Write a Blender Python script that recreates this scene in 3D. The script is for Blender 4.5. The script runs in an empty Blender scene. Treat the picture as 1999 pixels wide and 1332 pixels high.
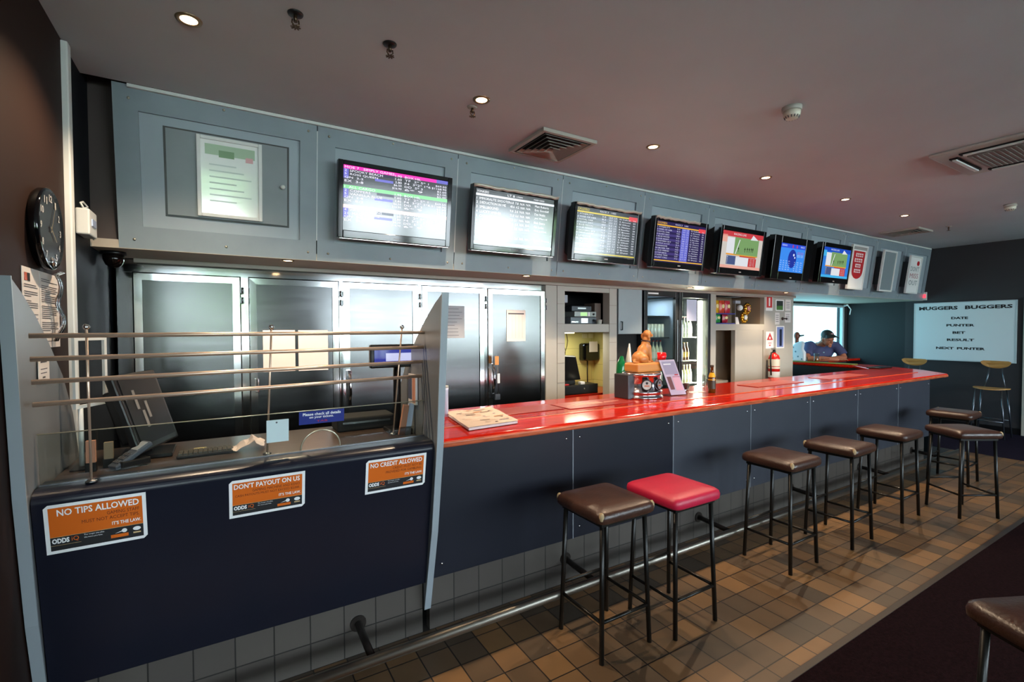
import bpy, bmesh, math, random
from math import pi, sin, cos, radians
from mathutils import Vector, Matrix

random.seed(7)
SC = bpy.context.scene
COL = SC.collection

# ---------------------------------------------------------------- camera, exposure
cam_d = bpy.data.cameras.new('camera')
cam_d.sensor_fit = 'HORIZONTAL'; cam_d.sensor_width = 36.0
cam_d.lens = 931.7 / 1999 * 36.0
cam_d.clip_start = 0.02
cam = bpy.data.objects.new('camera', cam_d); COL.objects.link(cam)
_r = (0.85777228, -0.51401797, -0.00349933)
_d = (-0.0159919, -0.01988104, -0.99967445)
_f = (0.51378106, 0.85754899, -0.02527353)
cam.matrix_world = Matrix(((_r[0], -_d[0], -_f[0], 0), (_r[1], -_d[1], -_f[1], 0), (_r[2], -_d[2], -_f[2], 1.65), (0, 0, 0, 1)))
SC.camera = cam
SC.view_settings.view_transform = 'Standard'
SC.view_settings.look = 'None'
SC.view_settings.gamma = 1.0
SC.view_settings.use_curve_mapping = False
SC.view_settings.exposure = 0.7

# ---------------------------------------------------------------- daylight outside
world = bpy.data.worlds.new('world'); SC.world = world; world.use_nodes = True
wn = world.node_tree.nodes; wl = world.node_tree.links; wn.clear()
w_out = wn.new('ShaderNodeOutputWorld'); w_bg = wn.new('ShaderNodeBackground')
w_geo = wn.new('ShaderNodeTexCoord'); w_sep = wn.new('ShaderNodeSeparateXYZ'); w_ramp = wn.new('ShaderNodeValToRGB')
wl.new(w_geo.outputs['Generated'], w_sep.inputs[0]); wl.new(w_sep.outputs['Z'], w_ramp.inputs[0])
w_ramp.color_ramp.elements[0].position = 0.0; w_ramp.color_ramp.elements[0].color = (0.75, 0.86, 0.92, 1)
w_ramp.color_ramp.elements[1].position = 0.5; w_ramp.color_ramp.elements[1].color = (0.64, 0.83, 1.0, 1)
wl.new(w_ramp.outputs[0], w_bg.inputs[0]); w_bg.inputs[1].default_value = 13.0
wl.new(w_bg.outputs[0], w_out.inputs[0])

def portal(name, loc, rot, sx, sy):
    l = bpy.data.lights.new(name, 'AREA'); l.shape = 'RECTANGLE'; l.size = sx; l.size_y = sy
    l.cycles.is_portal = True
    o = bpy.data.objects.new(name, l); COL.objects.link(o); o.location = loc; o.rotation_euler = rot
portal('daylight_portal', (3.75, -5.16, 1.9), (radians(90), 0, 0), 12.8, 1.9)
portal('daylight_portal', (8.94, 4.80, 1.55), (radians(-90), 0, 0), 2.7, 1.12)

def spot(loc, energy, color=(1.0, 0.76, 0.52), angle=100, blend=0.7, radius=0.03, rot=(0, 0, 0)):
    l = bpy.data.lights.new('lamp_light', 'SPOT'); l.energy = energy; l.color = color
    l.spot_size = radians(angle); l.spot_blend = blend; l.shadow_soft_size = radius
    o = bpy.data.objects.new('lamp_light', l); COL.objects.link(o); o.location = loc; o.rotation_euler = rot
    return o
DOWN_E, SOFF_E = 66.0, 22.0

# ---------------------------------------------------------------- materials
def lin(h):
    if isinstance(h, str):
        h = h.lstrip('#'); c = [int(h[i:i + 2], 16) / 255 for i in (0, 2, 4)]
    else: c = [x / 255 for x in h]
    return tuple((x / 12.92 if x <= 0.04045 else ((x + 0.055) / 1.055) ** 2.4) for x in c) + (1,)
MATS = {}
def mat(name, color='808080', rough=0.5, metal=0.0, spec=0.5, noise=0.0, nscale=8.0, bump=0.0, bscale=60.0, emit=None, estr=0.0, coat=0.0, stretch=None, rvar=0.0, ior=1.5):
    if name in MATS: return MATS[name]
    m = bpy.data.materials.new(name); m.use_nodes = True; MATS[name] = m
    nt = m.node_tree; N = nt.nodes; L = nt.links; p = N['Principled BSDF']
    c = lin(color)
    p.inputs['Base Color'].default_value = c
    p.inputs['Roughness'].default_value = rough; p.inputs['Metallic'].default_value = metal
    p.inputs['IOR'].default_value = ior; p.inputs['Specular IOR Level'].default_value = spec; p.inputs['Coat Weight'].default_value = coat
    if coat: p.inputs['Coat Roughness'].default_value = 0.08
    if emit is not None:
        p.inputs['Emission Color'].default_value = lin(emit); p.inputs['Emission Strength'].default_value = estr
    if noise > 0 or bump > 0 or rvar > 0:
        tc = N.new('ShaderNodeTexCoord'); mp = N.new('ShaderNodeMapping'); L.new(tc.outputs['Object'], mp.inputs[0])
        if stretch: mp.inputs['Scale'].default_value = stretch
    if noise > 0 or rvar > 0:
        nz = N.new('ShaderNodeTexNoise'); nz.inputs['Scale'].default_value = nscale; nz.inputs['Detail'].default_value = 4
        L.new(mp.outputs[0], nz.inputs['Vector'])
    if noise > 0:
        rp = N.new('ShaderNodeMapRange'); L.new(nz.outputs[0], rp.inputs[0])
        rp.inputs[1].default_value = 0.3; rp.inputs[2].default_value = 0.7
        rp.inputs[3].default_value = 1 - noise; rp.inputs[4].default_value = 1 + noise
        mx = N.new('ShaderNodeVectorMath'); mx.operation = 'SCALE'; mx.inputs[0].default_value = c[:3]
        L.new(rp.outputs[0], mx.inputs['Scale']); L.new(mx.outputs[0], p.inputs['Base Color'])
    if rvar > 0:
        r2 = N.new('ShaderNodeMapRange'); L.new(nz.outputs[0], r2.inputs[0])
        r2.inputs[3].default_value = max(rough - rvar, 0.02); r2.inputs[4].default_value = rough + rvar
        L.new(r2.outputs[0], p.inputs['Roughness'])
    if bump > 0:
        n2 = N.new('ShaderNodeTexNoise'); n2.inputs['Scale'].default_value = bscale; L.new(mp.outputs[0], n2.inputs['Vector'])
        b = N.new('ShaderNodeBump'); b.inputs['Strength'].default_value = bump; b.inputs['Distance'].default_value = 0.01
        L.new(n2.outputs[0], b.inputs['Height']); L.new(b.outputs[0], p.inputs['Normal'])
    return m
def emat(name, color, s):
    return mat(name, '000000', 0.4, emit=color, estr=s)
def pane_mat(name, color='ffffff', refl=1.0, rough=0.0, ior=1.5):
    if name in MATS: return MATS[name]
    m = bpy.data.materials.new(name); m.use_nodes = True; MATS[name] = m
    nt = m.node_tree; N = nt.nodes; L = nt.links; N.clear()
    o = N.new('ShaderNodeOutputMaterial'); t = N.new('ShaderNodeBsdfTransparent'); g = N.new('ShaderNodeBsdfGlossy')
    mx = N.new('ShaderNodeMixShader')
    t.inputs[0].default_value = lin(color); g.inputs['Roughness'].default_value = rough
    ge = N.new('ShaderNodeNewGeometry'); dt = N.new('ShaderNodeVectorMath'); dt.operation = 'DOT_PRODUCT'
    L.new(ge.outputs['Incoming'], dt.inputs[0]); L.new(ge.outputs['Normal'], dt.inputs[1])
    def mth(op, a_, b_=None, clamp=False):
        q = N.new('ShaderNodeMath'); q.operation = op; q.use_clamp = clamp
        for i_, z_ in enumerate((a_, b_)):
            if z_ is None: continue
            if isinstance(z_, (int, float)): q.inputs[i_].default_value = z_
            else: L.new(z_, q.inputs[i_])
        return q.outputs[0]
    k = mth('SUBTRACT', 1.0, mth('ABSOLUTE', dt.outputs['Value'])); k = mth('POWER', k, 5.0)
    k = mth('MULTIPLY', mth('ADD', mth('MULTIPLY', k, .96), .04), refl, True)
    L.new(k, mx.inputs[0]); L.new(t.outputs[0], mx.inputs[1]); L.new(g.outputs[0], mx.inputs[2]); L.new(mx.outputs[0], o.inputs[0])
    return m
def tile_mat(name, c1, c2, grout, size, gap, off=(0, 0, 0), axes='XY', rough=0.45, offset=0.0, wide=1.0, spread=0.5):
    """square tiles, each with a tone of its own"""
    if name in MATS: return MATS[name]
    m = bpy.data.materials.new(name); m.use_nodes = True; MATS[name] = m
    nt = m.node_tree; N = nt.nodes; L = nt.links; p = N['Principled BSDF']
    tc = N.new('ShaderNodeTexCoord'); sp = N.new('ShaderNodeSeparateXYZ'); cb = N.new('ShaderNodeCombineXYZ'); mp = N.new('ShaderNodeMapping')
    L.new(tc.outputs['Object'], sp.inputs[0])
    for i, a in enumerate(axes): L.new(sp.outputs[a], cb.inputs[i])
    L.new(cb.outputs[0], mp.inputs[0]); mp.inputs['Location'].default_value = off
    br = N.new('ShaderNodeTexBrick'); L.new(mp.outputs[0], br.inputs['Vector'])
    br.offset = offset; br.inputs['Scale'].default_value = 1.0
    br.inputs['Brick Width'].default_value = size * wide; br.inputs['Row Height'].default_value = size
    br.inputs['Mortar Size'].default_value = gap; br.inputs['Mortar Smooth'].default_value = 0.1
    br.inputs['Color1'].default_value = lin(c1); br.inputs['Color2'].default_value = lin(c2); br.inputs['Mortar'].default_value = lin(grout)
    br.inputs['Bias'].default_value = 0.0
    nz = N.new('ShaderNodeTexNoise'); nz.inputs['Scale'].default_value = 3.0; nz.inputs['Detail'].default_value = 6; L.new(tc.outputs['Object'], nz.inputs['Vector'])
    rp = N.new('ShaderNodeMapRange'); L.new(nz.outputs[0], rp.inputs[0]); rp.inputs[3].default_value = 1 - spread * 0.6; rp.inputs[4].default_value = 1 + spread * 0.6
    vm = N.new('ShaderNodeVectorMath'); vm.operation = 'SCALE'; L.new(br.outputs[0], vm.inputs[0]); L.new(rp.outputs[0], vm.inputs['Scale'])
    L.new(vm.outputs[0], p.inputs['Base Color'])
    b = N.new('ShaderNodeBump'); b.inputs['Strength'].default_value = 0.5; b.inputs['Distance'].default_value = 0.003; b.invert = True
    L.new(br.outputs['Fac'], b.inputs['Height']); L.new(b.outputs[0], p.inputs['Normal'])
    p.inputs['Roughness'].default_value = rough
    return m

# ---------------------------------------------------------------- mesh builder
WM = {}
class MB:
    def __init__(s): s.v = []; s.f = []; s.m = []; s.sm = []
    def add(s, vs, fs, mi=0, smooth=False):
        b = len(s.v); s.v += [Vector(v) for v in vs]
        for f in fs: s.f.append([b + i for i in f]); s.m.append(mi); s.sm.append(smooth)
        return s
    def box(s, x0, y0, z0, x1, y1, z1, mi=0, M=None):
        vs = [Vector((x, y, z)) for x in (x0, x1) for y in (y0, y1) for z in (z0, z1)]
        if M is not None: vs = [M @ v for v in vs]
        return s.add(vs, [(0, 1, 3, 2), (4, 6, 7, 5), (0, 4, 5, 1), (2, 3, 7, 6), (0, 2, 6, 4), (1, 5, 7, 3)], mi)
    def ring(s, c, a, b, r, n): return [c + a * (r * cos(2 * pi * i / n)) + b * (r * sin(2 * pi * i / n)) for i in range(n)]
    def tube(s, pts, r, n=10, mi=0, caps=True):
        pts = [Vector(p) for p in pts]; rs = r if isinstance(r, (list, tuple)) else [r] * len(pts)
        d0 = (pts[1] - pts[0]).normalized(); a = d0.orthogonal().normalized()
        V = []
        for i, p in enumerate(pts):
            t = (pts[min(i + 1, len(pts) - 1)] - pts[max(i - 1, 0)]).normalized()
            a = (a - t * a.dot(t)).normalized(); b = t.cross(a)
            V += s.ring(p, a, b, rs[i], n)
        F = [(k * n + i, k * n + (i + 1) % n, (k + 1) * n + (i + 1) % n, (k + 1) * n + i) for k in range(len(pts) - 1) for i in range(n)]
        s.add(V, F, mi, True)
        if caps:
            b = len(s.v) - len(V)
            s.f.append([b + i for i in reversed(range(n))]); s.m.append(mi); s.sm.append(False)
            s.f.append([b + (len(pts) - 1) * n + i for i in range(n)]); s.m.append(mi); s.sm.append(False)
        return s
    def lathe(s, prof, c=(0, 0, 0), axis=(0, 0, 1), n=24, mi=0, smooth=True, sx=1.0, sy=1.0, caps=True):
        c = Vector(c); ax = Vector(axis).normalized(); a = ax.orthogonal().normalized(); b = ax.cross(a)
        V = []
        for r, h in prof: V += [c + ax * h + a * (r * sx * cos(2 * pi * i / n)) + b * (r * sy * sin(2 * pi * i / n)) for i in range(n)]
        F = [(k * n + i, k * n + (i + 1) % n, (k + 1) * n + (i + 1) % n, (k + 1) * n + i) for k in range(len(prof) - 1) for i in range(n)]
        s.add(V, F, mi, smooth)
        b0 = len(s.v) - len(V)
        if caps and prof[0][0] > 1e-5: s.f.append([b0 + i for i in reversed(range(n))]); s.m.append(mi); s.sm.append(False)
        if caps and prof[-1][0] > 1e-5: s.f.append([b0 + (len(prof) - 1) * n + i for i in range(n)]); s.m.append(mi); s.sm.append(False)
        return s
    def prism(s, poly, ext, mi=0, smooth=False):
        """closed polygon (3D points) swept along ext"""
        poly = [Vector(p) for p in poly]; e = Vector(ext); n = len(poly)
        V = poly + [p + e for p in poly]
        s.add(V, [list(range(n))[::-1], [n + i for i in range(n)]], mi)
        b = len(s.v) - 2 * n
        for i in range(n):
            j = (i + 1) % n; s.f.append([b + i, b + j, b + n + j, b + n + i]); s.m.append(mi); s.sm.append(smooth)
        return s
    def ball(s, c, r, mi=0, n=12, sc=(1, 1, 1)):
        prof = [(max(1e-6, sin(pi * k / n)), -cos(pi * k / n)) for k in range(n + 1)]
        c = Vector(c); V = []
        m = 2 * n
        for pr_, h in prof: V += [c + Vector((r * sc[0] * pr_ * cos(2 * pi * i / m), r * sc[1] * pr_ * sin(2 * pi * i / m), r * sc[2] * h)) for i in range(m)]
        return s.add(V, [(k * m + i, k * m + (i + 1) % m, (k + 1) * m + (i + 1) % m, (k + 1) * m + i) for k in range(n) for i in range(m)], mi, True)
    # flat graphics on a surface: M maps (u right, v up, n out)
    def rect(s, M, u0, v0, u1, v1, mi=0, n=0.0):
        return s.add([M @ Vector(p) for p in ((u0, v0, n), (u1, v0, n), (u1, v1, n), (u0, v1, n))], [(0, 1, 2, 3)], mi)
    def poly(s, M, pts, mi=0, n=0.0):
        return s.add([M @ Vector((p[0], p[1], n)) for p in pts], [list(range(len(pts)))], mi)
    def disc(s, M, u, v, r, mi=0, n=0.0, ry=None, k=20):
        return s.poly(M, [(u + r * cos(2 * pi * i / k), v + (ry or r) * sin(2 * pi * i / k)) for i in range(k)], mi, n)
    def text(s, M, t, u0, v0, u1, v1, mi=0, n=0.0, fit='both', bold=0.0):
        tv, tf = text_geo(t, bold)
        if not tv: return s
        xs = [v[0] for v in tv]; ys = [v[1] for v in tv]
        w = max(xs) - min(xs); h = max(ys) - min(ys)
        fx = (u1 - u0) / w; fy = (v1 - v0) / h
        if fit == 'h': fx = min(fx, fy)
        return s.add([M @ Vector((u0 + (v[0] - min(xs)) * fx, v0 + (v[1] - min(ys)) * fy, n)) for v in tv], tf, mi)
    def bounds(s):
        return [Vector([f(v[i] for v in s.v) for i in range(3)]) for f in (min, max)]
    def build(s, name, mats, parent=None, loc=None, bevel=0.0, seg=2, world=True, subsurf=0, weld=False):
        me = bpy.data.meshes.new(name)
        L = Matrix.Translation(Vector(loc)) if loc is not None else Matrix.Identity(4)
        W = (WM[parent.name] @ L) if parent is not None else L
        vs = [W.inverted() @ v for v in s.v] if world else s.v
        me.from_pydata(vs, [], s.f); me.validate(clean_customdata=False)
        if not isinstance(mats, (list, tuple)): mats = [mats]
        for m in mats: me.materials.append(m)
        if len(me.polygons) == len(s.m):
            me.polygons.foreach_set('material_index', s.m); me.polygons.foreach_set('use_smooth', s.sm)
        me.update()
        o = bpy.data.objects.new(name, me); COL.objects.link(o)
        if loc is not None: o.location = loc
        if parent is not None: o.parent = parent
        WM[o.name] = W
        if weld:
            w = o.modifiers.new('weld', 'WELD'); w.merge_threshold = 1e-4
        if bevel > 0:
            b = o.modifiers.new('bevel', 'BEVEL'); b.width = bevel; b.segments = seg; b.limit_method = 'ANGLE'; b.angle_limit = radians(40)
            b.harden_normals = False
        if subsurf:
            q = o.modifiers.new('sub', 'SUBSURF'); q.levels = subsurf; q.render_levels = subsurf
        return o
_TG = {}
def text_geo(t, bold=0.0):
    k = (t, bold)
    if k not in _TG:
        cu = bpy.data.curves.new('t', 'FONT'); cu.body = t; cu.resolution_u = 2; cu.offset = bold
        ob = bpy.data.objects.new('t', cu); me = ob.to_mesh()
        _TG[k] = ([tuple(v.co) for v in me.vertices], [list(p.vertices) for p in me.polygons])
        ob.to_mesh_clear(); bpy.data.objects.remove(ob); bpy.data.curves.remove(cu)
    return _TG[k]

def tag(o, label=None, cat=None, group=None, kind=None):
    if label: o['label'] = label
    if cat: o['category'] = cat
    if group: o['group'] = group
    if kind: o['kind'] = kind
    return o
def thing(name, label, cat, loc=(0, 0, 0), rz=0.0, group=None):
    o = bpy.data.objects.new(name, None); COL.objects.link(o); o.empty_display_size = 0.05
    o.location = loc; o.rotation_euler = (0, 0, rz)
    WM[o.name] = Matrix.Translation(Vector(loc)) @ Matrix.Rotation(rz, 4, 'Z')
    return tag(o, label, cat, group)
def struct(name, mb, m, **k):
    return tag(mb.build(name, m, **k), kind='structure')
def copy_tree(o, parent=None):
    c = o.copy(); COL.objects.link(c)
    if parent is not None: c.parent = parent
    WM[c.name] = WM.get(o.name, Matrix.Identity(4))
    for ch in list(o.children): copy_tree(ch, c)
    return c
def frame(o, ux, uy):
    """matrix (u, v, n) -> world at origin o, u along ux, v along uy"""
    ux = Vector(ux).normalized(); uy = Vector(uy).normalized(); n = ux.cross(uy).normalized()
    M = Matrix((ux, uy, n)).transposed().to_4x4(); M.translation = Vector(o)
    return M
# ================================================================ the room
M_ceil = mat('ceiling_paint', 'c6cbd0', 0.75, noise=0.03, nscale=2)
M_wall_brown = mat('brown_wall_paint', '2a1c17', 0.6, spec=.12, noise=0.05, nscale=3)
M_wall_slate = mat('slate_wall_paint', '171b20', 0.6, spec=.12, noise=0.06, nscale=3)
M_wall_dark = mat('charcoal_wall_paint', '2b2a2d', 0.6, noise=0.08, nscale=2)
M_rear = mat('rear_wall_paint', '85807a', 0.7)
M_cream = mat('cream_paint', 'aba79e', 0.5, noise=0.03, nscale=4)
M_soffit = mat('soffit_paint', 'b3a899', 0.55, noise=0.03, nscale=3)
M_white = mat('white_paint', 'd9dcda', 0.4)
M_black = mat('black_plastic', '0c0c0e', 0.35)
M_blackm = mat('black_matt', '0a0a0b', 0.8)
M_gloss = mat('black_gloss', '060608', 0.08)
M_steel = mat('polished_steel', 'd8dadb', 0.12, metal=1.0)
M_satin = mat('satin_steel', '8f9294', 0.30, metal=1.0, stretch=(30, 1, 1), nscale=4, rvar=0.05)
M_chrome = mat('chrome', 'e8e8ea', 0.06, metal=1.0)
M_steeldk = mat('dull_steel', '77787a', 0.32, metal=1.0)
M_paper = mat('paper', 'dcd6d2', 0.8)
M_ink = mat('print_ink', '4a4a50', 0.8)
M_dark = mat('dark_ink', '17171a', 0.7)
M_redp = mat('red_print', 'c02028', 0.5)
M_bluep = mat('blue_print', '1c2a7a', 0.4)
M_whitep = mat('white_print', 'e8e8e8', 0.5)
M_orangep = mat('orange_print', 'd0641c', 0.35)

# floor: 157 mm module quarry tiles, a strip two metres wide in front of the bar
M_tile = tile_mat('quarry_tiles', '7c5a36', '42382d', '1e1814', 0.157, 0.0035, off=(-2.848 + 0.157 * 40, -1.479 + 0.157 * 20, 0), rough=0.38, spread=0.55)
struct('floor', MB().box(-3.0, 1.24, -0.05, 8.4, 2.445, 0.0), M_tile)
M_carpet = mat('maroon_carpet', '170a0d', 0.95, spec=0.05, noise=0.5, nscale=70, bump=0.6, bscale=220)
M_carpet2 = mat('plum_carpet', '1c1826', 0.95, spec=0.05, noise=0.3, nscale=60, bump=0.5, bscale=200)
struct('floor_carpet', MB().box(-3.0, -5.0, -0.05, 10.36, 1.205, 0.004), M_carpet)
struct('floor_carpet', MB().box(8.4, 1.205, -0.05, 10.36, 4.62, 0.003), M_carpet2)
struct('floor_bar', MB().box(-0.63, 2.445, -0.05, 8.4, 4.7, 0.0), mat('bar_floor', '2a2624', 0.7))
struct('trim_1', MB().box(-3.0, 1.205, -0.05, 8.4, 1.24, 0.005), mat('edge_strip', '3a3430', 0.4, metal=0.4), bevel=0.002)

# ceiling and walls
struct('ceiling', MB().box(-3.0, -5.0, 2.99, 10.40, 3.31, 3.10), M_ceil)
struct('wall_left', MB().box(-0.75, 1.5, 0, -0.63, 3.02, 2.99), M_wall_brown)
struct('wall_left_back', MB().box(-0.75, 3.02, 0, -0.63, 4.7, 3.5).box(-0.63, 4.70, 0, 2.7, 4.76, 2.2).box(-0.75, 3.25, 3.4, 10.5, 4.76, 3.5).box(-0.75, 3.25, 3.1, 10.5, 3.31, 3.4).box(-0.63, 4.70, 2.16, 10.5, 4.76, 3.4).box(10.40, 3.31, 3.0, 10.5, 4.70, 3.4), M_wall_slate)
struct('trim_2', MB().box(-0.66, 2.965, 0.0, -0.605, 3.02, 2.985), M_white, bevel=0.006)
struct('wall_front_left', MB().box(-3.0, 1.38, 0, -0.63, 1.5, 2.99).box(-3.12, -5, 0, -3.0, 1.5, 2.99), M_rear)
struct('wall_far', MB().box(10.36, -5.0, 0, 10.5, 3.69, 3.1), M_wall_dark)
struct('wall_far_side', MB().box(10.36, 3.69, 0, 10.5, 4.75, 2.2).box(10.36, 3.69, 2.2, 10.5, 4.75, 3.1), mat('blue_slate_paint', '101418', 0.6, noise=0.05))
struct('trim_3', MB().box(10.325, 2.13, 0, 10.36, 2.215, 2.1), M_cream, bevel=0.004)
struct('baseboard_far', MB().box(10.345, 2.215, 0, 10.36, 4.6, 0.1), M_black)

# rear wall: a band of windows between piers
rw = MB(); SILL, HEAD = 1.05, 2.80
rw.box(-3.0, -5.14, 0, 10.4, -5.0, SILL).box(-3.0, -5.14, HEAD, 10.4, -5.0, 2.99)
wx = [-2.6, -1.0, 0.55, 2.05, 3.75, 5.35, 6.95, 8.55, 9.95]
for a in [(-3.0, -2.6), (-1.10, -0.95), (0.50, 2.30), (3.75, 3.95), (5.35, 5.55), (6.95, 7.15), (8.6, 8.8), (10.1, 10.4)]:
    rw.box(a[0], -5.14, SILL, a[1], -5.0, HEAD)
struct('wall_rear', rw, M_rear)
op = [(-2.6, -1.10), (-0.95, 0.50), (2.30, 3.75), (3.95, 5.35), (5.55, 6.95), (7.15, 8.6), (8.8, 10.1)]
M_frame = mat('window_frame_paint', '3a3c3f', 0.4)
M_pane = pane_mat('window_pane')
for i, (a, b) in enumerate(op):
    w = MB()
    for q in ((a, SILL, a + .04, HEAD), (b - .04, SILL, b, HEAD), (a + .04, SILL, b - .04, SILL + .04), (a + .04, HEAD - .04, b - .04, HEAD)):
        w.box(q[0], -5.10, q[1], q[2], -5.04, q[3])
    f = struct('window_%d' % (i + 1), w, M_frame)
    MB().box(a + .04, -5.075, SILL + .04, b - .04, -5.065, HEAD - .04).build('window_pane', M_pane, f)
M_leaf = mat('hedge_leaves', '7f9a66', 0.8, noise=0.5, nscale=14, bump=1.0, bscale=20)
hd = MB()
for i in range(46):
    hd.ball((-10 + i * .9, -14 + random.uniform(-.5, .5), random.uniform(0.2, .6)), random.uniform(.5, .8), n=6)
for cx_, cz_ in ((-1.6, 2.4), (-.4, 2.7), (.8, 2.3), (14.4, 2.7), (15.4, 2.9), (22, 2.6)):
    for k in range(5): hd.ball((cx_ + random.uniform(-.5, .5), -14 + random.uniform(-.4, .4), cz_ + random.uniform(-.5, .5)), random.uniform(.4, .6), n=6)
    hd.tube([(cx_, -14, -.1), (cx_, -14, cz_)], .12, 8)
tag(hd.build('hedge', M_leaf, loc=None), 'green hedge outside the windows behind the drinkers', 'hedge', kind='stuff')
struct('ground', MB().box(-14, -20, -0.3, 24, -5.14, -0.1), mat('paving_outside', 'd8d5cc', 0.8))

# soffit under the screens
sf = MB().box(-0.63, 3.44, 2.112, 10.36, 3.90, 2.16).box(7.0, 3.90, 2.112, 10.36, 4.62, 2.16)
struct('ceiling_soffit', sf, M_soffit)
struct('trim_4', MB().box(-0.50, 3.865, 2.085, 7.16, 3.89, 2.112), M_cream, bevel=0.003)
struct('trim_5', MB().box(-0.44, 3.315, 2.972, 10.30, 3.335, 2.99), M_white)

# wall behind the bar
def joints(mb, x0, x1, y, z0, z1, step=0.2, mi=1):
    z = z0
    while z < z1 - .01:
        mb.box(x0, y - .003, z, x1, y, z + .004, mi); z += step
    return mb
M_joint = mat('block_joint', '8f887b', 0.8)
pl = MB().box(2.729, 3.90, 0, 2.864, 4.1, 2.085).box(2.868, 3.895, 0, 2.961, 4.1, 2.085)
struct('wall_back', joints(pl, 2.868, 2.961, 3.895, 0.1, 2.08), [M_cream, M_joint])
pl = MB().box(3.566, 3.895, 0, 3.672, 4.0, 2.085)
struct('wall_back_pier', joints(pl, 3.566, 3.672, 3.895, 0.1, 2.08), [M_cream, M_joint])
struct('wall_back_header', MB().box(2.961, 3.90, 2.035, 3.566, 3.95, 2.085), M_cream)
struct('trim_6', MB().box(2.962, 3.90, 1.612, 3.565, 3.99, 1.70).box(2.962, 4.002, 1.612, 4.04, 4.6, 1.70), M_cream, bevel=0.004)
yb = MB().box(2.70, 4.70, 0.0, 4.10, 4.78, 1.66).box(4.042, 4.07, 0.0, 4.078, 4.70, 1.66)
M_yel = tile_mat('yellow_blockwork', 'd8cf86', 'd2c87e', 'b5aa66', 0.2, 0.003, axes='XZ', rough=0.6, offset=0.5, wide=2.0, spread=0.1)
struct('wall_niche', yb, M_yel)
struct('wall_back_outer', MB().box(2.7, 4.80, 0, 7.10, 4.86, 2.2).box(2.725, 3.95, 2.112, 7.0, 4.86, 2.16), M_blackm)
struct('wall_niche_dark', MB().box(2.8, 4.6, 1.70, 4.04, 4.66, 2.1).box(4.042, 4.07, 1.70, 4.08, 4.66, 2.1).box(3.672, 4.0, 0.0, 4.08, 4.06, 2.1).box(4.08, 4.55, 0, 5.27, 4.6, 2.1), M_blackm)
struct('wall_back_right', MB().box(5.267, 3.895, 0, 5.372, 4.55, 2.10), M_cream)
# shelf wall to the right of the fridge
sh = MB().box(5.372, 3.90, 2.075, 6.43, 3.94, 2.105).box(5.372, 3.90, 1.622, 6.43, 4.4, 1.705).box(5.78, 3.90, 0, 6.43, 3.96, 1.622)
sh.box(6.395, 3.895, 0, 6.415, 3.90, 1.622, 1)
struct('wall_back_shelving', sh, [M_cream, M_joint], bevel=0.003)
struct('wall_niche_brown', MB().box(5.372, 4.4, 1.70, 6.43, 4.45, 2.1).box(5.372, 4.2, 0, 6.43, 4.25, 1.622).box(6.43, 3.96, 0, 6.45, 4.45, 2.1), mat('brown_niche_paint', '9c8874', 0.7))
struct('wall_bulkhead_side', MB().box(-.63, 3.46, 2.16, -.512, 3.48, 3.4), mat('dusty_brown_paint', '4a403e', .7))
struct('wall_back_notices', MB().box(6.43, 3.90, 0, 7.16, 3.96, 2.112), M_cream)
struct('wall_return', MB().box(7.10, 3.96, 0, 7.16, 4.62, 2.112), M_cream)
# side bar window
ww = MB().box(7.10, 4.62, 0, 10.36, 4.76, 1.0).box(7.10, 4.62, 2.09, 10.36, 4.76, 2.16).box(7.10, 4.62, 1.0, 7.6, 4.76, 2.09).box(10.28, 4.62, 1.0, 10.36, 4.76, 2.09)
struct('wall_side', ww, M_wall_dark)
w = MB()
for q in ((7.6, 1.0, 7.66, 2.09), (10.22, 1.0, 10.28, 2.09), (7.66, 1.0, 10.22, 1.05), (7.66, 2.04, 10.22, 2.09)):
    w.box(q[0], 4.63, q[1], q[2], 4.68, q[3])
f = struct('window_9', w, mat('pale_frame', 'b9c8cc', 0.4))
MB().add([(7.66, 4.65, 1.05), (10.22, 4.65, 1.05), (10.22, 4.65, 2.04), (7.66, 4.65, 2.04)], [(0, 1, 2, 3)]).build('window_pane', pane_mat('tinted_pane', '52767c'), f)
rod = thing('curtain_rod', 'thin black curtain rod with white end bracket above the bright side window', 'curtain rod', (9.0, 4.56, 2.085))
MB().tube([(7.9, 4.56, 2.085), (10.25, 4.56, 2.085)], 0.009).build('rod', M_black, rod)
MB().tube([(10.2, 4.60, 2.085), (10.2, 4.54, 2.085), (10.2, 4.53, 2.07), (10.24, 4.5, 2.0), (10.2, 4.5, 1.9)], [.025, .02, .01, .008, .008]).build('bracket', M_white, rod)

# ================================================================ bulkhead with the screens
BA = math.atan2(0.11, 0.875)
B_O = Vector((0, 3.33, 2.99)); B_D = Vector((0, sin(BA), -cos(BA))); B_N = Vector((0, -cos(BA), -sin(BA)))
MBH = Matrix(((1, 0, 0, 0), (0, -B_D.y, B_N.y, B_O.y), (0, -B_D.z, B_N.z, B_O.z), (0, 0, 0, 1)))   # (x, up along slope, out)
SEAM = [-0.51, 0.53, 1.53, 2.52, 3.51, 4.48, 5.46, 6.45, 7.42, 8.40, 9.38, 10.355]
M_panel = mat('grey_blue_panel', '808d96', 0.42, noise=0.07, nscale=5)
M_recess = mat('pale_grey_board', '99a6b0', 0.5, noise=0.05, nscale=4)
M_screw = mat('screw_head', 'b9b6a6', 0.35, metal=0.8)
M_seam = mat('white_seam', 'c8d0d4', 0.4)
what = ['around the cabinet door with the framed notice', 'behind the first television from the left', 'behind the television with the racing table and torn top edge',
        'behind the television washed out by window glare', 'behind the purple odds television', 'behind the red and green racing television',
        'behind the television with the blue oval', 'behind the blue racing television', 'behind the white and red poster', 'behind the blank white framed board', 'behind the last white poster by the far wall']
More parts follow.
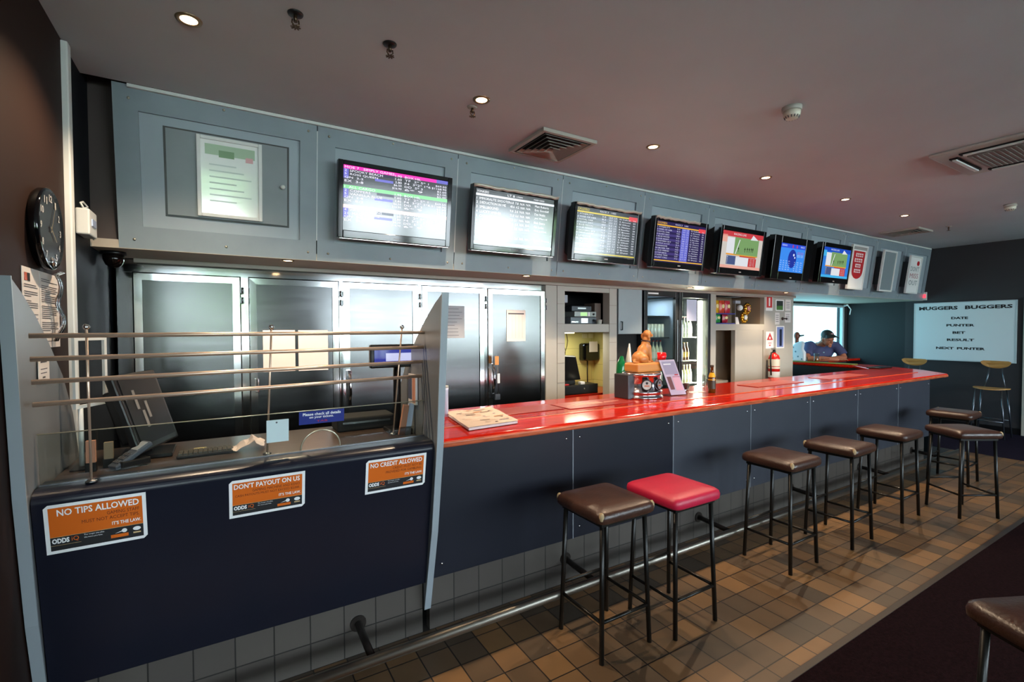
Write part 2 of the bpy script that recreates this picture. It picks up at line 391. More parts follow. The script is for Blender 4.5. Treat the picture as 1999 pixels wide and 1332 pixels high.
for i in range(11):
    a, b = SEAM[i] + .003, SEAM[i + 1] - .003
    t = thing('bulkhead_panel', 'grey bulkhead panel ' + what[i], 'wall panel', tuple(MBH @ Vector(((a + b) / 2, -.882, 0))), group=None)
    w = MB(); T = .03; a2, b2 = a + .11, b - .10
    for q in ((a, -.882, a2, 0), (b2, -.882, b, 0), (a2, -.13, b2, 0), (a2, -.882, b2, -.755)):
        w.box(q[0], q[1], -T, q[2], q[3], 0, M=MBH)
    w.build('face_frame', M_panel, t)
    MB().box(a2, -.755, -T, b2, -.13, -.018, M=MBH).build('recess_board', M_recess, t)
    if i: MB().box(a - .006, -.75, -.004, a, -.05, .002, M=MBH).build('seam_strip', M_seam, t)
    for (sx, sv) in ((a + .07, -.07), (b - .05, -.06), (a + .07, -.83), (b - .05, -.83), ((a + b) / 2, -.035), ((a + b) / 2, -.835)):
        MB().lathe([(.008, 0), (.007, .003), (.0001, .004)], MBH @ Vector((sx, sv, 0)), B_N, 10).build('screw', M_screw, t)
struct('wall_bulkhead_back', MB().box(-.51, -.882, -.12, 10.36, -.02, -.034, M=MBH), M_blackm)

# cabinet door and its framed notice in the first panel
t = thing('cabinet_door', 'flat grey cabinet door with white knob set in the first bulkhead panel', 'cabinet door', tuple(MBH @ Vector((.04, -.672, 0))))
MB().box(-.278, -.672, -.018, .352, -.19, -.008, M=MBH).build('door_leaf', mat('grey_door', '7b8489', 0.4, noise=.05), t)
MB().lathe([(.006, 0), (.006, .012), (.014, .018), (.014, .026), (.0001, .03)], MBH @ Vector((.325, -.435, -.008)), B_N, 16).build('knob', M_white, t)
MB().box(-.29, -.684, -.0175, .364, -.18, -.0165, M=MBH).build('shadow_gap', M_black, t)
t = thing('notice_frame', 'white framed notice on the grey cabinet door', 'picture frame', tuple(MBH @ Vector((.04, -.663, -.008))))
w = MB()
for q in ((-.132, -.663, -.112, -.198), (.189, -.663, .209, -.198), (-.112, -.663, .189, -.643), (-.112, -.218, .189, -.198)): w.box(q[0], q[1], -.008, q[2], q[3], .012, M=MBH)
w.build('frame', M_white, t, bevel=.003)
w = MB().rect(MBH, -.112, -.643, .189, -.218, 0, 0.0)
w.rect(MBH, -.09, -.30, .17, -.24, 1, .0006).rect(MBH, -.02, -.31, .06, -.27, 2, .001).rect(MBH, .12, -.32, .16, -.29, 3, .001)
for k in range(7): w.rect(MBH, -.07, -.36 - k * .035, .07 + .08 * ((k * 7) % 3) / 2, -.352 - k * .035, 4, .001)
w.build('print', [mat('notice_paper', 'f0f4f2', .1, ior=2.2), mat('pale_green_print', 'a9c4a8', .2), mat('leaf_green_print', '7da07a', .2), mat('pink_print', 'd8a9ae', .2), mat('pale_grey_print', 'c8d0d0', .2)], t)

# exit sensor beside the last panel
t = thing('exit_marker', 'small white box with red light at the lower far end of the bulkhead', 'wall light', (10.30, 3.40, 2.13))
MB().box(10.33, 3.385, 2.12, 10.36, 3.45, 2.26).build('housing', M_white, t, bevel=.004)
MB().box(10.326, 3.395, 2.16, 10.331, 3.44, 2.22).build('lens', emat('red_lamp', 'ff3a4a', 1.5), t)
# ================================================================ televisions
TVS = []
def flat_tv(x0, x1, v0, v1, n, label, screen_fn, bez=(.03, .03, .03, .05), deep=0.0, silver=True, body=.05, led=None):
    """screen parallel to the leaning panels; v measured up the slope (negative)"""
    t = thing('television', label, 'television', tuple(MBH @ Vector(((x0 + x1) / 2, v0, n))), group=None)
    l, r_, tp, bt = bez
    w = MB()
    for q in ((x0, v0, x0 + l, v1), (x1 - r_, v0, x1, v1), (x0 + l, v1 - tp, x1 - r_, v1), (x0 + l, v0, x1 - r_, v0 + bt)):
        w.box(q[0], q[1], n - body, q[2], q[3], n, M=MBH)
    w.build('bezel', M_gloss, t, bevel=.004)
    MB().box(x0 + .004, v0 + .004, n - body - .002, x1 - .004, v1 - .004, n - .012, M=MBH).build('back_casing', M_black, t)
    if deep:
        k = .06
        a = [(x0 + .01, v0 + .02), (x1 - .01, v0 + .02), (x1 - .01, v1 - .01), (x0 + .01, v1 - .01)]
        b = [(x0 + k, v0 + k), (x1 - k, v0 + k), (x1 - k, v1 - k), (x0 + k, v1 - k)]
        MB().add([MBH @ Vector((p[0], p[1], n - body)) for p in a] + [MBH @ Vector((p[0], p[1], max(n - body - deep, -.015))) for p in b],
                 [(0, 1, 5, 4), (1, 2, 6, 5), (2, 3, 7, 6), (3, 0, 4, 7), (4, 5, 6, 7)]).build('rear_housing', M_blackm, t)
    cx, cv = (x0 + x1) / 2, (v0 + v1) / 2
    MB().box(cx - .1, cv - .1, -.016, cx + .1, cv + .1, n - body - max(deep - .02, 0), M=MBH).build('wall_bracket', M_steeldk, t)
    if silver: MB().box(x0 + .01, v0 - .008, n - body, x1 - .01, v0, n - .004, M=MBH).build('lower_trim', M_steel, t, bevel=.003)
    (MB().text(MBH, 'Panasonic', cx - .03, v0 + .018, cx + .03, v0 + .028, 0, n + .0008) if cx < 2.1 else MB().rect(MBH, cx - .02, v0 + .02, cx + .02, v0 + .03, 0, n + .0008)).build('maker_badge', mat('badge_grey', '8a8a8e', .4), t)
    F = MBH @ Matrix.Translation((x0 + l, v0 + bt, n - .006)); W = x1 - r_ - x0 - l; H = v1 - tp - v0 - bt
    w = MB(); ms = screen_fn(w, F, W, H); w.build('screen', ms, t)
    TVS.append(t)
    return t
def E_(c, s=1.0): return emat('screen_%s_%d' % (c, int(s * 10)), c, s)
def scr(c, s=1.0, rough=.16, spec=.5):
    if rough in (.3, .18): rough, spec = .15, 1.0
    return mat('glass_%s_%d_%d' % (c, int(s * 10), int(spec * 10)), '050506', rough, emit=c, estr=s * .62, spec=.5, ior=2.0 if spec > .8 else (1.8 if spec > .6 else 1.5))

def s_tv1(w, F, W, H):
    ms = [scr('0a0a14', 1, .13, .7), scr('ff20c0', 1.0), scr('8cf09c', .9), scr('ffd8d0', 1.1), scr('7a78e8', .8), scr('f4f0ff', 1.2), scr('26204c', .8)]
    w.rect(F, 0, 0, W, H, 0)
    R = lambda a, b, c, d, m, n=.0006: w.rect(F, a * W, (1 - d) * H, c * W, (1 - b) * H, m, n)
    for k, (y, m) in enumerate(((0.0, 1), (.30, 2), (.60, 3))):
        R(0, y, .88 if m == 1 else 1, y + .055, m)
        if m == 1: R(.88, y, 1, y + .055, 4)
        R(0, y + .055, .045, y + .20, 4); R(.30, y + .06, .46, y + .10, 6); R(.28, y + .14, .45, y + .18, 4)
    T = lambda t, a, b, c, d, m=5: w.text(F, t, a * W, (1 - d) * H, c * W, (1 - b) * H, m, .0014)
    rows = [("MOE 7   SIMPLY GAMES", "2  SPOOKY BEACH", "5  ROSS QUEEN", "QN  3-2", "EX  3-8"),
            ("1  ALL CARGO", "2  COPPERS", "5  VANILLA BLUE", "QN  2-8", "EX  8-2"),
            ("1  GRAND COMET", "4  VIRGO QUEENS", "21  MAGNA GIRL", "QN  2-5", "EX  9-1")]
    for k, r_ in enumerate(rows):
        y = .30 * k
        for j, t in enumerate(r_):
            T(t, .01, y + .012 + j * .052, .02 + .022 * len(t), y + .047 + j * .052)
        for j, t in enumerate(("1.90", "1.60", "2.80", "$6.50", "$16.90")): T(t, .52 - .013 * len(t), y + .03 + j * .05, .53, y + .065 + j * .05)
        for j, t in enumerate(("BOX HIL", "TF  2* 5* 1", "F4  3*2* 1*6", "DD  5* 3", "    6* 9")): T(t, .56, y + .03 + j * .05, .58 + .02 * len(t), y + .065 + j * .05)
        for j, t in enumerate(("$69.50", "$1168.90", "$2.60", "$3.20", "$5.40")): T(t, .985 - .019 * len(t), y + .09 + j * .045, .985, y + .125 + j * .045)
    return ms
def s_tv2(w, F, W, H):
    ms = [scr('0c0d12', 1, .18, 1.0), scr('e8ecf4', 1.0, .3), scr('f4f4f8', 1.3, .3), scr('6a7080', .8, .3)]
    w.rect(F, 0, 0, W, H, 0)
    R = lambda a, b, c, d, m, n=.0006: w.rect(F, a * W, (1 - d) * H, c * W, (1 - b) * H, m, n)
    T = lambda t, a, b, c, d, m=2: w.text(F, t, a * W, (1 - d) * H, c * W, (1 - b) * H, m, .0014)
    R(0, .085, 1, .125, 1); R(0, .93, 1, .975, 1); R(0, .70, 1, .705, 3)
    T('YONKERS', .01, .03, .15, .07); T('LT 8', .38, .03, .47, .07); T('1700M', .49, .04, .57, .065); T('FIXED ODDS', .72, .04, .86, .065)
    names = ['1  IMMORALITE SHOOTER', '2  DEDUCTION IN ME', '3  SPELLBOUND', '4  LUCKY WISHES', '5  CHANCE ME', '6  LAKE BLUES', '7  AUTO TALIC SUNRISE', '8  WATERSIDE CHAMP']
    ys = [.15, .22, .30, .38, .46, .54, .62, .80]
    odds = ['6.8  7.8  N/A  N/A', '40.6  4.2  N/A  N/A', '9.4  2.6  N/A  N/A', '21.0  6.6  N/A  N/A', '7.2  3.1  N/A  N/A', '12.5  4.4  N/A  N/A', '4.5  8.8  N/A  N/A', '40.2 12.8  N/A  N/A']
    rid = ['Matt Roberts', 'Eric Goodell', 'Dan Noble', 'Jim Morrill', 'Bob Sears', 'Pat Lake', 'Tom Jackson', 'Jackie Stretter']
    for n, y, o, r_ in zip(names, ys, odds, rid): T(n, .01, y, .04 + .018 * len(n), y + .042); T(o, .42, y, .68, y + .042); T(r_, .74, y, .76 + .014 * len(r_), y + .04)
    T('* LATE MAIL', .01, .715, .18, .745)
    return ms
def odds_table(w, F, W, H, ms, bg, band, name, col2=None, n=14, yel=6):
    w.rect(F, 0, 0, W, H, bg)
    R = lambda a, b, c, d, m, n_=.0006: w.rect(F, a * W, (1 - d) * H, c * W, (1 - b) * H, m, n_)
    T = lambda t, a, b, c, d, m: w.text(F, t, a * W, (1 - d) * H, c * W, (1 - b) * H, m, .0014)
    R(0, .085, .85, .115, yel); R(.85, .06, 1, .16, 4); R(0, .95, 1, .975, yel)
    T(name, .01, .02, .19, .07, yel); T('RACE 3   1400', .36, .025, .62, .06, 5)
    if col2 is not None: R(.5, .12, .66, .95, col2)
    words = ['STABILITY', 'WISE OF HER', 'ROYAL OAK', 'GLORY DAY', 'BLUE MOON', 'OUR NIGHT', 'EASTERN SKY', 'MINT JULEP', 'HANDSOME', 'SILVER TIP', 'OLD FRIEND', 'TOP DECK', 'KING TIDE', 'LAST CALL']
    ri = ['N Callow', 'S Arnold', 'D Oliver', 'L Nolen', 'B Rawiller', 'C Brown', 'D Dunn']
    for k in range(n):
        y = .13 + k * (.80 / n)
        if k % 2: R(0, y - .004, .5, y + .052, band, .0005)
        h = .55 * .80 / n
        T('%d %s' % (k + 1, words[k]), .01, y, .06 + .022 * len(words[k]), y + h, 5)
        T('%d.%d' % (3 + k * 5 % 17, k * 3 % 9), .40, y, .46, y + h, 5); T('%d.%d' % (2 + k % 5, k * 7 % 9), .52, y, .57, y + h, 5); T('%d.%d' % (1 + k % 3, k * 5 % 9), .60, y, .64, y + h, 5)
        T(ri[k % 7], .69, y, .88, y + h, 5); T('%d' % (54 + k % 6), .93, y, .97, y + h, 5)
    return ms
def s_tv3(w, F, W, H):
    ms = [scr('30343e', 1, .18, 1.0), scr('5a6478', 1, .18, 1.0), scr('68707c', 1, .18, 1.0), scr('e0e4f0', 1, .3), scr('e84850', 1, .3), scr('f4f4ff', 1, .3), scr('e8d040', 1, .3)]
    return odds_table(w, F, W, H, ms, 0, 1, 'CAULFIELD', 2)
def s_tv4(w, F, W, H):
    ms = [scr('2a2050', 1), scr('443878', 1), scr('6c70d8', .9), scr('e0e4f0', 1), scr('e84850', 1), scr('e8e8ff', .9), scr('f0b838', 1)]
    return odds_table(w, F, W, H, ms, 0, 1, 'DOOMBEN', 2, 14)
def racing(w, F, W, H, bg, top, side, text):
    ms = [scr(bg, .9), scr(top, .9), scr('e8eaf0', .9), scr('86b070', .8), scr('f0a030', .9), scr('c83838', .9), scr('506090', .8), scr('303828', .8), scr(side, .9)]
    R = lambda a, b, c, d, m, n_=.0006: w.rect(F, a * W, (1 - d) * H, c * W, (1 - b) * H, m, n_)
    T = lambda t, a, b, c, d, m: w.text(F, t, a * W, (1 - d) * H, c * W, (1 - b) * H, m, .0020)
    w.rect(F, 0, 0, W, H, 0); R(0, .0, 1, .14, 1); R(0, .10, .12, .30, 8); R(.12, .17, .30, .60, 2); R(.30, .14, .90, .62, 3)
    R(.12, .60, .90, .64, 4); R(.45, .64, .86, .67, 5, .001)
    R(.14, .66, .36, .90, 6, .001); R(.36, .68, .68, .92, 2, .001); R(.68, .68, .88, .92, 5, .001); R(0, .92, 1, 1, 8)
    T(text, .26, .035, .56, .09, 2); w.poly(F, [(.68 * W, .83 * H), (.74 * W, .97 * H), (.88 * W, .84 * H)], 2, .0012)
    for k in range(6): T('%d' % (k + 1), .15, .68 + k * .036, .17, .70 + k * .036, 2); T('%d.%d  %d.%d' % (4 + k * 3, k, 2 + k, 5), .72, .70 + k * .035, .84, .72 + k * .035, 2)
    for k, (a, b) in enumerate(((.40, .40), (.56, .40), (.62, .39), (.67, .39), (.72, .38), (.76, .38))):
        R(a, b, a + .012, b + .13, 7, .0014); R(a - .01, b + .03, a + .02, b + .06, 7, .0014)
    w.poly(F, [(.33 * W, .40 * H), (.35 * W, .40 * H), (.43 * W, .80 * H), (.41 * W, .80 * H)], 2, .0012)
    return ms
def s_tv6(w, F, W, H):
    ms = [scr('3c8cf0', 1.0), scr('3050d8', 1.0), scr('2038a8', .9), scr('e03848', .9), scr('d8e8ff', 1.0)]
    w.rect(F, 0, 0, W, H, 0)
    R = lambda a, b, c, d, m, n_=.0006: w.rect(F, a * W, (1 - d) * H, c * W, (1 - b) * H, m, n_)
    T = lambda t, a, b, c, d, m: w.text(F, t, a * W, (1 - d) * H, c * W, (1 - b) * H, m, .0020)
    R(0, 0, 1, .15, 1); T('KENO', .05, .04, .24, .10, 4); T('11', .46, .03, .66, .13, 3); T('RACE', .8, .04, .95, .10, 4)
    w.disc(F, W * .5, H * .48, W * .17, 2, .001, ry=H * .33, k=32)
    w.disc(F, W * .55, H * .62, W * .03, 4, .0016); T('1', .58, .44, .62, .50, 4)
    for k in range(4): T('HEADS  $%d.20' % (2 + k), .68, .26 + k * .05, .94, .29 + k * .05, 3 if k < 2 else 4)
    for k in range(5): T('%d   %d   %d   %d' % (12 + k, 31 + k, 44 + k, 60 + k), .04, .60 + k * .075, .42, .63 + k * .075, 4); T('%d  %d  %d' % (5 + k, 18 + k, 70 + k), .60, .62 + k * .075, .92, .65 + k * .075, 4)
    return ms

flat_tv(.640, 1.440, -.720, -.222, .12, 'wide black television with pink, green and white banded results, first from the left', s_tv1, bez=(.034, .034, .03, .05))
flat_tv(1.573, 2.342, -.725, -.247, .20, 'black television showing a racing odds list under a torn silver top edge', s_tv2, bez=(.025, .035, .028, .04), body=.06, deep=.10)
flat_tv(2.516, 3.292, -.73, -.256, .20, 'television washed out white by window glare, yellow bars at top', s_tv3, bez=(.03, .045, .03, .05), body=.06, deep=.12)
flat_tv(3.474, 4.243, -.728, -.256, .20, 'television with purple and blue odds table between yellow bars', s_tv4, bez=(.03, .035, .04, .05), body=.06, deep=.12)
flat_tv(4.37, 5.17, -.735, -.245, .25, 'silver edged television showing a red and white racing page', lambda w, F, W, H: racing(w, F, W, H, 'd8d0c8', 'd04048', 'f0b0a0', 'RACING LIVE'), bez=(.05, .045, .05, .06), body=.07, deep=.16)
flat_tv(5.345, 6.16, -.745, -.25, .25, 'black television with a dark oval on a bright blue page', s_tv6, bez=(.14, .16, .08, .09), body=.07, deep=.16, silver=False)
flat_tv(6.37, 7.12, -.738, -.24, .25, 'television showing the racing page on a blue background', lambda w, F, W, H: racing(w, F, W, H, '3080e0', '2050c8', '48b8f0', 'RACING LIVE'), bez=(.05, .03, .055, .07), body=.07, deep=.16, silver=False)
# torn pale tape along the top and sides of three sets, silver side on the fifth
M_tape = mat('silver_tape', 'c9c6ba', .35, metal=.3)
def tape(ti, x0, x1, v, n, label, seed):
    random.seed(seed); w = MB(); N = 22; pts = []
    for i in range(N + 1):
        pts.append((x0 + (x1 - x0) * i / N, v + random.uniform(-.003, .006), n + .004 + .012 * abs(sin(i * .8))))
    V = []
    for p in pts: V += [MBH @ Vector(p), MBH @ Vector((p[0], p[1] - .018 - random.uniform(0, .008), n + .002)), MBH @ Vector((p[0], p[1] + .002, n - .05))]
    w.add(V, [(3 * i, 3 * i + 3, 3 * i + 4, 3 * i + 1) for i in range(N)] + [(3 * i, 3 * i + 2, 3 * i + 5, 3 * i + 3) for i in range(N)], 0, True)
    o = w.build('torn_tape', M_tape, TVS[ti]); m = o.modifiers.new('s', 'SOLIDIFY'); m.thickness = .002
    tag(o, label)
tape(1, 1.575, 2.34, -.247, .20, 'crumpled silver tape peeling along the top of the racing list television', 3)
tape(2, 2.53, 3.28, -.256, .20, 'silver tape along the top of the washed out television', 5)
tape(3, 3.48, 4.10, -.256, .20, 'silver tape along the top of the purple odds television', 8)
o = MB().box(4.362, -.74, .18, 4.372, -.24, .262, M=MBH).build('side_strip', M_steel, TVS[4]); tag(o, 'bright silver strip down the left edge')

# posters at the far end of the bulkhead
def poster(x0, x1, v0, v1, label, fn, n=.12):
    t = thing('poster_frame', label, 'poster', tuple(MBH @ Vector(((x0 + x1) / 2, v0, n))))
    w = MB(); b = .025
    for q in ((x0, v0, x0 + b, v1), (x1 - b, v0, x1, v1), (x0 + b, v1 - b, x1 - b, v1), (x0 + b, v0, x1 - b, v0 + b)): w.box(q[0], q[1], n - .03, q[2], q[3], n, M=MBH)
    w.build('frame', M_white, t, bevel=.003)
    MB().box(x0 + .05, v0 + .1, -.016, x0 + .09, v1 - .1, n - .03, M=MBH).build('bracket', M_black, t)
    MB().box(x1 - .09, v0 + .1, -.016, x1 - .05, v1 - .1, n - .03, M=MBH).build('bracket', M_black, t)
    F = MBH @ Matrix.Translation((x0 + b, v0 + b, n - .01)); w = MB(); ms = fn(w, F, x1 - x0 - 2 * b, v1 - v0 - 2 * b); w.build('print', ms, t)
def p8(w, F, W, H):
    w.rect(F, 0, 0, W, H, 0); w.rect(F, 0, H * .93, W, H, 3, .0005)
    w.poly(F, [(W * .5 + W * .40 * cos(a), H * .42 + H * .20 * sin(a)) for a in [pi + pi * k / 16 for k in range(17)]] + [(W * .92, H * .90), (W * .08, H * .90)], 1, .001)
    for k, (a, b) in enumerate(((.24, .80), (.2, .78), (.3, .7), (.26, .74))):
        for j in range(4): w.rect(F, W * (a + (b - a) * j / 4), H * (.76 - k * .13), W * (a + (b - a) * (j + .8) / 4), H * (.85 - k * .13), 2, .002)
        w.rect(F, W * (a + .05), H * (.79 - k * .13), W * (b - .05), H * (.81 - k * .13), 1, .0025)
    return [M_whitep, M_redp, mat('pale_pink_print', 'f0dcdc', .5), mat('grey_print', '9a9a98', .5)]
def p9(w, F, W, H):
    w.rect(F, 0, 0, W, H, 0); return [mat('blank_board', '7e8a90', .45)]
def p10(w, F, W, H):
    w.rect(F, 0, 0, W, H, 0); w.disc(F, W * .75, H * .84, W * .13, 1, .001, ry=H * .07)
    for k, (t, m) in enumerate((("DON'T", 2), ('MISS', 3), ('OUT', 2))): w.text(F, t, W * .1, H * (.60 - k * .2), W * .92, H * (.74 - k * .2), m, .002)
    return [M_whitep, M_redp, mat('teal_grey_print', '6c7a80', .5), mat('dull_red_print', 'b07078', .5)]
poster(7.418, 7.86, -.79, -.175, 'white framed poster with large red bulb shape and pale words', p8)
poster(8.365, 8.79, -.785, -.174, "blank grey board in a white frame between the two white posters", p9)
poster(9.285, 9.72, -.783, -.185, "white poster reading DON'T MISS OUT, nearest the far wall", p10)

# ================================================================ ceiling fittings
M_lampglow = emat('lamp_glow', 'ffcf98', 12)
def downlight(x, y, z, label, group, e, r=.048, sofit=False):
    t = thing('downlight', label, 'ceiling light', (x, y, z), group=group)
    MB().lathe([(r * .66, -.0005), (r * .72, -.005), (r, -.006), (r * 1.06, -.001), (r * 1.06, 0)], (x, y, z), n=28, caps=False).build('rim', mat('brass_rim', '9a8468', .3, metal=.8), t)
    MB().lathe([(.0001, -.004), (r * .68, -.003)], (x, y, z), n=24, caps=False).build('lamp', M_lampglow, t)
    spot((x, y, z - .02), e, radius=.02, angle=125 if not sofit else 130, blend=.6)
LX = [-.116, 1.302, 2.722, 4.142, 5.562, 6.982]
nm = ['nearest the left wall', 'second from the left wall, beside the sprinkler', 'right of the square vent', 'fourth from the left wall', 'fifth from the left wall', 'farthest, beside the far vent']
for x, q in zip(LX, nm): downlight(x, 2.51, 2.99, 'round recessed ceiling downlight ' + q, 'warm downlights along the ceiling over the bar', DOWN_E)
for x, q in ((.361, 'above the betting counter'), (2.245, 'above the last steel door'), (4.526, 'above the glass door fridge'), (6.25, 'above the fire extinguisher')):
    downlight(x, 3.50 + (.0 if x != 4.526 else .12), 2.112, 'small downlight in the soffit under the screens ' + q, 'downlights in the soffit', SOFF_E, r=.04, sofit=True)

def vent(x0, x1, y0, y1, label):
    cx, cy = (x0 + x1) / 2, (y0 + y1) / 2; t = thing('ceiling_vent', label, 'air vent', (cx, cy, 2.99))
    def sq(mb, h, z0, z1, wd):
        for (a, b, c, d) in ((-h, -h, h, -h + wd), (-h, h - wd, h, h), (-h, -h + wd, -h + wd, h - wd), (h - wd, -h + wd, h, h - wd)): mb.box(cx + a, cy + b, z0, cx + c, cy + d, z1)
    h = (x1 - x0) / 2
    m = MB(); sq(m, h, 2.965, 2.99, .03); m.build('outer_frame', M_cream, t, bevel=.004)
    for k in range(5):
        m = MB(); hh = h - .045 - k * .036; z = 2.968 - k * .004
        o_ = [(-hh, -hh), (hh, -hh), (hh, hh), (-hh, hh)]; g = hh - .022
        i_ = [(-g, -g), (g, -g), (g, g), (-g, g)]
        m.add([(cx + p[0], cy + p[1], z - .004) for p in o_] + [(cx + p[0], cy + p[1], z + .016) for p in i_] + [(cx + p[0] , cy + p[1], z - .002) for p in o_] + [(cx + p[0], cy + p[1], z + .018) for p in i_],
              [(0, 1, 5, 4), (1, 2, 6, 5), (2, 3, 7, 6), (3, 0, 4, 7), (8, 12, 13, 9), (9, 13, 14, 10), (10, 14, 15, 11), (11, 15, 12, 8), (0, 8, 9, 1), (1, 9, 10, 2), (2, 10, 11, 3), (3, 11, 8, 0)])
        m.build('louvre', M_cream, t)
    MB().box(cx - h + .03, cy - h + .03, 2.986, cx + h - .03, cy + h - .03, 2.989).build('backing', M_blackm, t)
vent(1.826, 2.29, 2.63, 3.094, 'square louvred ceiling vent above the second television')
vent(7.90, 8.36, 2.68, 3.14, 'distant square louvred ceiling vent near the far end of the bulkhead')
# cassette air conditioner
t = thing('ceiling_cassette', 'large square ceiling air conditioner at the right edge', 'air conditioner', (5.13, 1.12, 2.99))
w = MB(); X0, X1, Y0, Y1 = 4.705, 5.555, .70, 1.55
w.box(X0, Y0, 2.965, X1, Y1, 2.99)
w.build('panel', mat('off_white_plastic', 'b5b0a8', .35), t, bevel=.012)
w = MB()
for q in ((X0 + .16, Y0 + .08, X1 - .16, Y0 + .13), (X0 + .16, Y1 - .13, X1 - .16, Y1 - .08)): w.box(q[0], q[1], 2.955, q[2], q[3], 2.966)
w.box(X0 + .08, Y0 + .16, 2.955, X0 + .13, Y1 - .16, 2.966).box(X1 - .13, Y0 + .16, 2.955, X1 - .08, Y1 - .16, 2.966)
w.build('air_slot', M_blackm, t)
for q in ((X0 + .09, Y0 + .18, X0 + .12, Y1 - .18), (X1 - .12, Y0 + .18, X1 - .09, Y1 - .18)): MB().box(q[0], q[1], 2.945, q[2], q[3], 2.957).build('flap', M_white, t, bevel=.004)
for q in ((X0 + .18, Y0 + .09, X1 - .18, Y0 + .12), (X0 + .18, Y1 - .12, X1 - .18, Y1 - .09)): MB().box(q[0], q[1], 2.945, q[2], q[3], 2.957).build('flap', M_white, t, bevel=.004)
w = MB().box(X0 + .18, Y0 + .18, 2.952, X1 - .18, Y1 - .18, 2.966)
for k in range(16): w.box(X0 + .19, Y0 + .195 + k * .03, 2.948, X1 - .19, Y0 + .205 + k * .03, 2.952)
w.build('grille', mat('grille_grey', '8c8984', .5), t)
# smoke detectors
for (x, y, q) in ((2.97, 1.64, 'above the middle of the room'), (7.36, 1.70, 'far down the room')):
    t = thing('smoke_detector', 'round cream smoke detector on the ceiling ' + q, 'smoke detector', (x, y, 2.99))
    MB().lathe([(.055, 0), (.055, -.02), (.050, -.026)], (x, y, 2.99), n=28).build('base', M_cream, t)
    w = MB().lathe([(.048, -.026), (.046, -.05), (.034, -.068), (.0001, -.072)], (x, y, 2.99), n=28); w.build('head', mat('detector_white', 'd0cab8', .4), t)
    w = MB()
    for k in range(14):
        a = 2 * pi * k / 14; w.tube([(x + .042 * cos(a), y + .042 * sin(a), 2.99 - .056), (x + .034 * cos(a), y + .034 * sin(a), 2.99 - .068)], .003, 5)
    w.build('vent_slots', M_ink, t)
# sprinklers
for (x, y, q) in ((.274, 2.235, 'nearest the left wall'), (.682, 2.245, 'second from the left wall'), (1.297, 2.62, 'beside the second downlight'), (8.24, 2.48, 'far beyond the last downlight')):
    t = thing('sprinkler', 'small metal fire sprinkler in the ceiling ' + q, 'sprinkler', (x, y, 2.99))
    mm = M_black if x < 1 else M_cream
    MB().lathe([(.032, 0), (.030, -.005), (.014, -.008)], (x, y, 2.99), n=20).build('escutcheon', mm, t)
    MB().tube([(x, y, 2.985), (x, y, 2.955)], .008).tube([(x - .012, y, 2.965), (x - .014, y, 2.95), (x, y, 2.935)], .003, 6).tube([(x + .012, y, 2.965), (x + .014, y, 2.95), (x, y, 2.935)], .003, 6).build('body', mat('sprinkler_brass', '5a4a3a', .35, metal=.8), t)
    w = MB()
    for k in range(8):
        a = 2 * pi * k / 8; w.box(-.003, .004, -.001, .003, .02, .001, M=Matrix.Translation((x, y, 2.933)) @ Matrix.Rotation(a, 4, 'Z'))
    w.build('deflector', mat('sprinkler_brass'), t)
# ================================================================ betting counter
M_lam_shaded = mat('shaded_bar_laminate', '151823', 0.42, spec=.3, noise=0.05, nscale=6)  # bar laminate, darker copy: light falloff put into the colour
M_lam_lit = mat('lit_bar_laminate', '343841', 0.42, noise=0.06, nscale=6)  # same bar laminate, lighter copy for the better lit panels
M_fin = mat('pale_grey_laminate', '707274', 0.30, noise=0.05, nscale=4)
M_finedge = mat('fin_edge', '949da3', 0.35)
M_ktile = tile_mat('kick_tiles', '4c4640', '46403b', '1c1916', 0.157, 0.003, off=(-0.02, 0.027, 0), axes='XZ', rough=0.5, spread=0.2)
FP = [(2.149, 1.827), (2.19, 1.45), (2.227, 1.079), (2.31, .6), (2.425, .135), (2.445, .135), (2.445, .45), (2.93, .45), (2.93, 1.06), (2.84, 1.28), (2.70, 1.46), (2.53, 1.60), (2.39, 1.70), (2.25, 1.78)]
for x, q in ((-.625, 'at the left end of the betting counter, against the wall'), (.895, 'between the betting counter and the red bar')):
    t = thing('counter_divider', 'tall curved grey divider panel ' + q, 'divider panel', (x + .018, 2.44, .135))
    MB().prism([(x + .004, a, b) for a, b in FP], (.027, 0, 0)).build('panel', M_fin, t)
    w = MB(); E5 = [(a - .004, b) for a, b in FP[:5]]
    w.prism([(x, a, b) for a, b in E5] + [(x, a + .008, b) for a, b in E5[::-1]], (.035, 0, 0)); w.build('front_edging', M_finedge, t)
t = thing('betting_counter', 'low navy betting counter with rounded top edge behind the orange stickers', 'counter', (.15, 2.6, 0))
prof = [(2.42, .295), (2.40, .295), (2.262, 1.04)] + [(2.262 + .055 - .055 * cos(a), 1.045 + .04 * sin(a)) for a in [radians(10 * k) for k in range(0, 10)]] + [(2.42, 1.085), (2.42, .295)]
MB().prism([(-.59, a, b) for a, b in prof[:-1]], (1.484, 0, 0), smooth=False).build('front_panel', mat('navy_gloss_laminate', '151824', 0.30, spec=.4, noise=.04), t)
MB().box(-.59, 2.422, 1.035, .894, 3.02, 1.067).build('desk_top', mat('brown_desk_laminate', '42362f', 0.28), t, bevel=.004)
MB().box(-.59, 2.55, 0, .894, 2.95, 1.035).build('carcass', M_blackm, t)
MB().box(-.59, 2.45, 0, .894, 2.50, .305).build('kick_plinth', M_ktile, t)
o = MB().prism([(-.589, 2.345, 1.0852), (.894, 2.40, 1.0852), (.894, 2.418, 1.0852), (-.589, 2.363, 1.0852)], (0, 0, .005)).build('glazing_channel', M_steeldk, t)

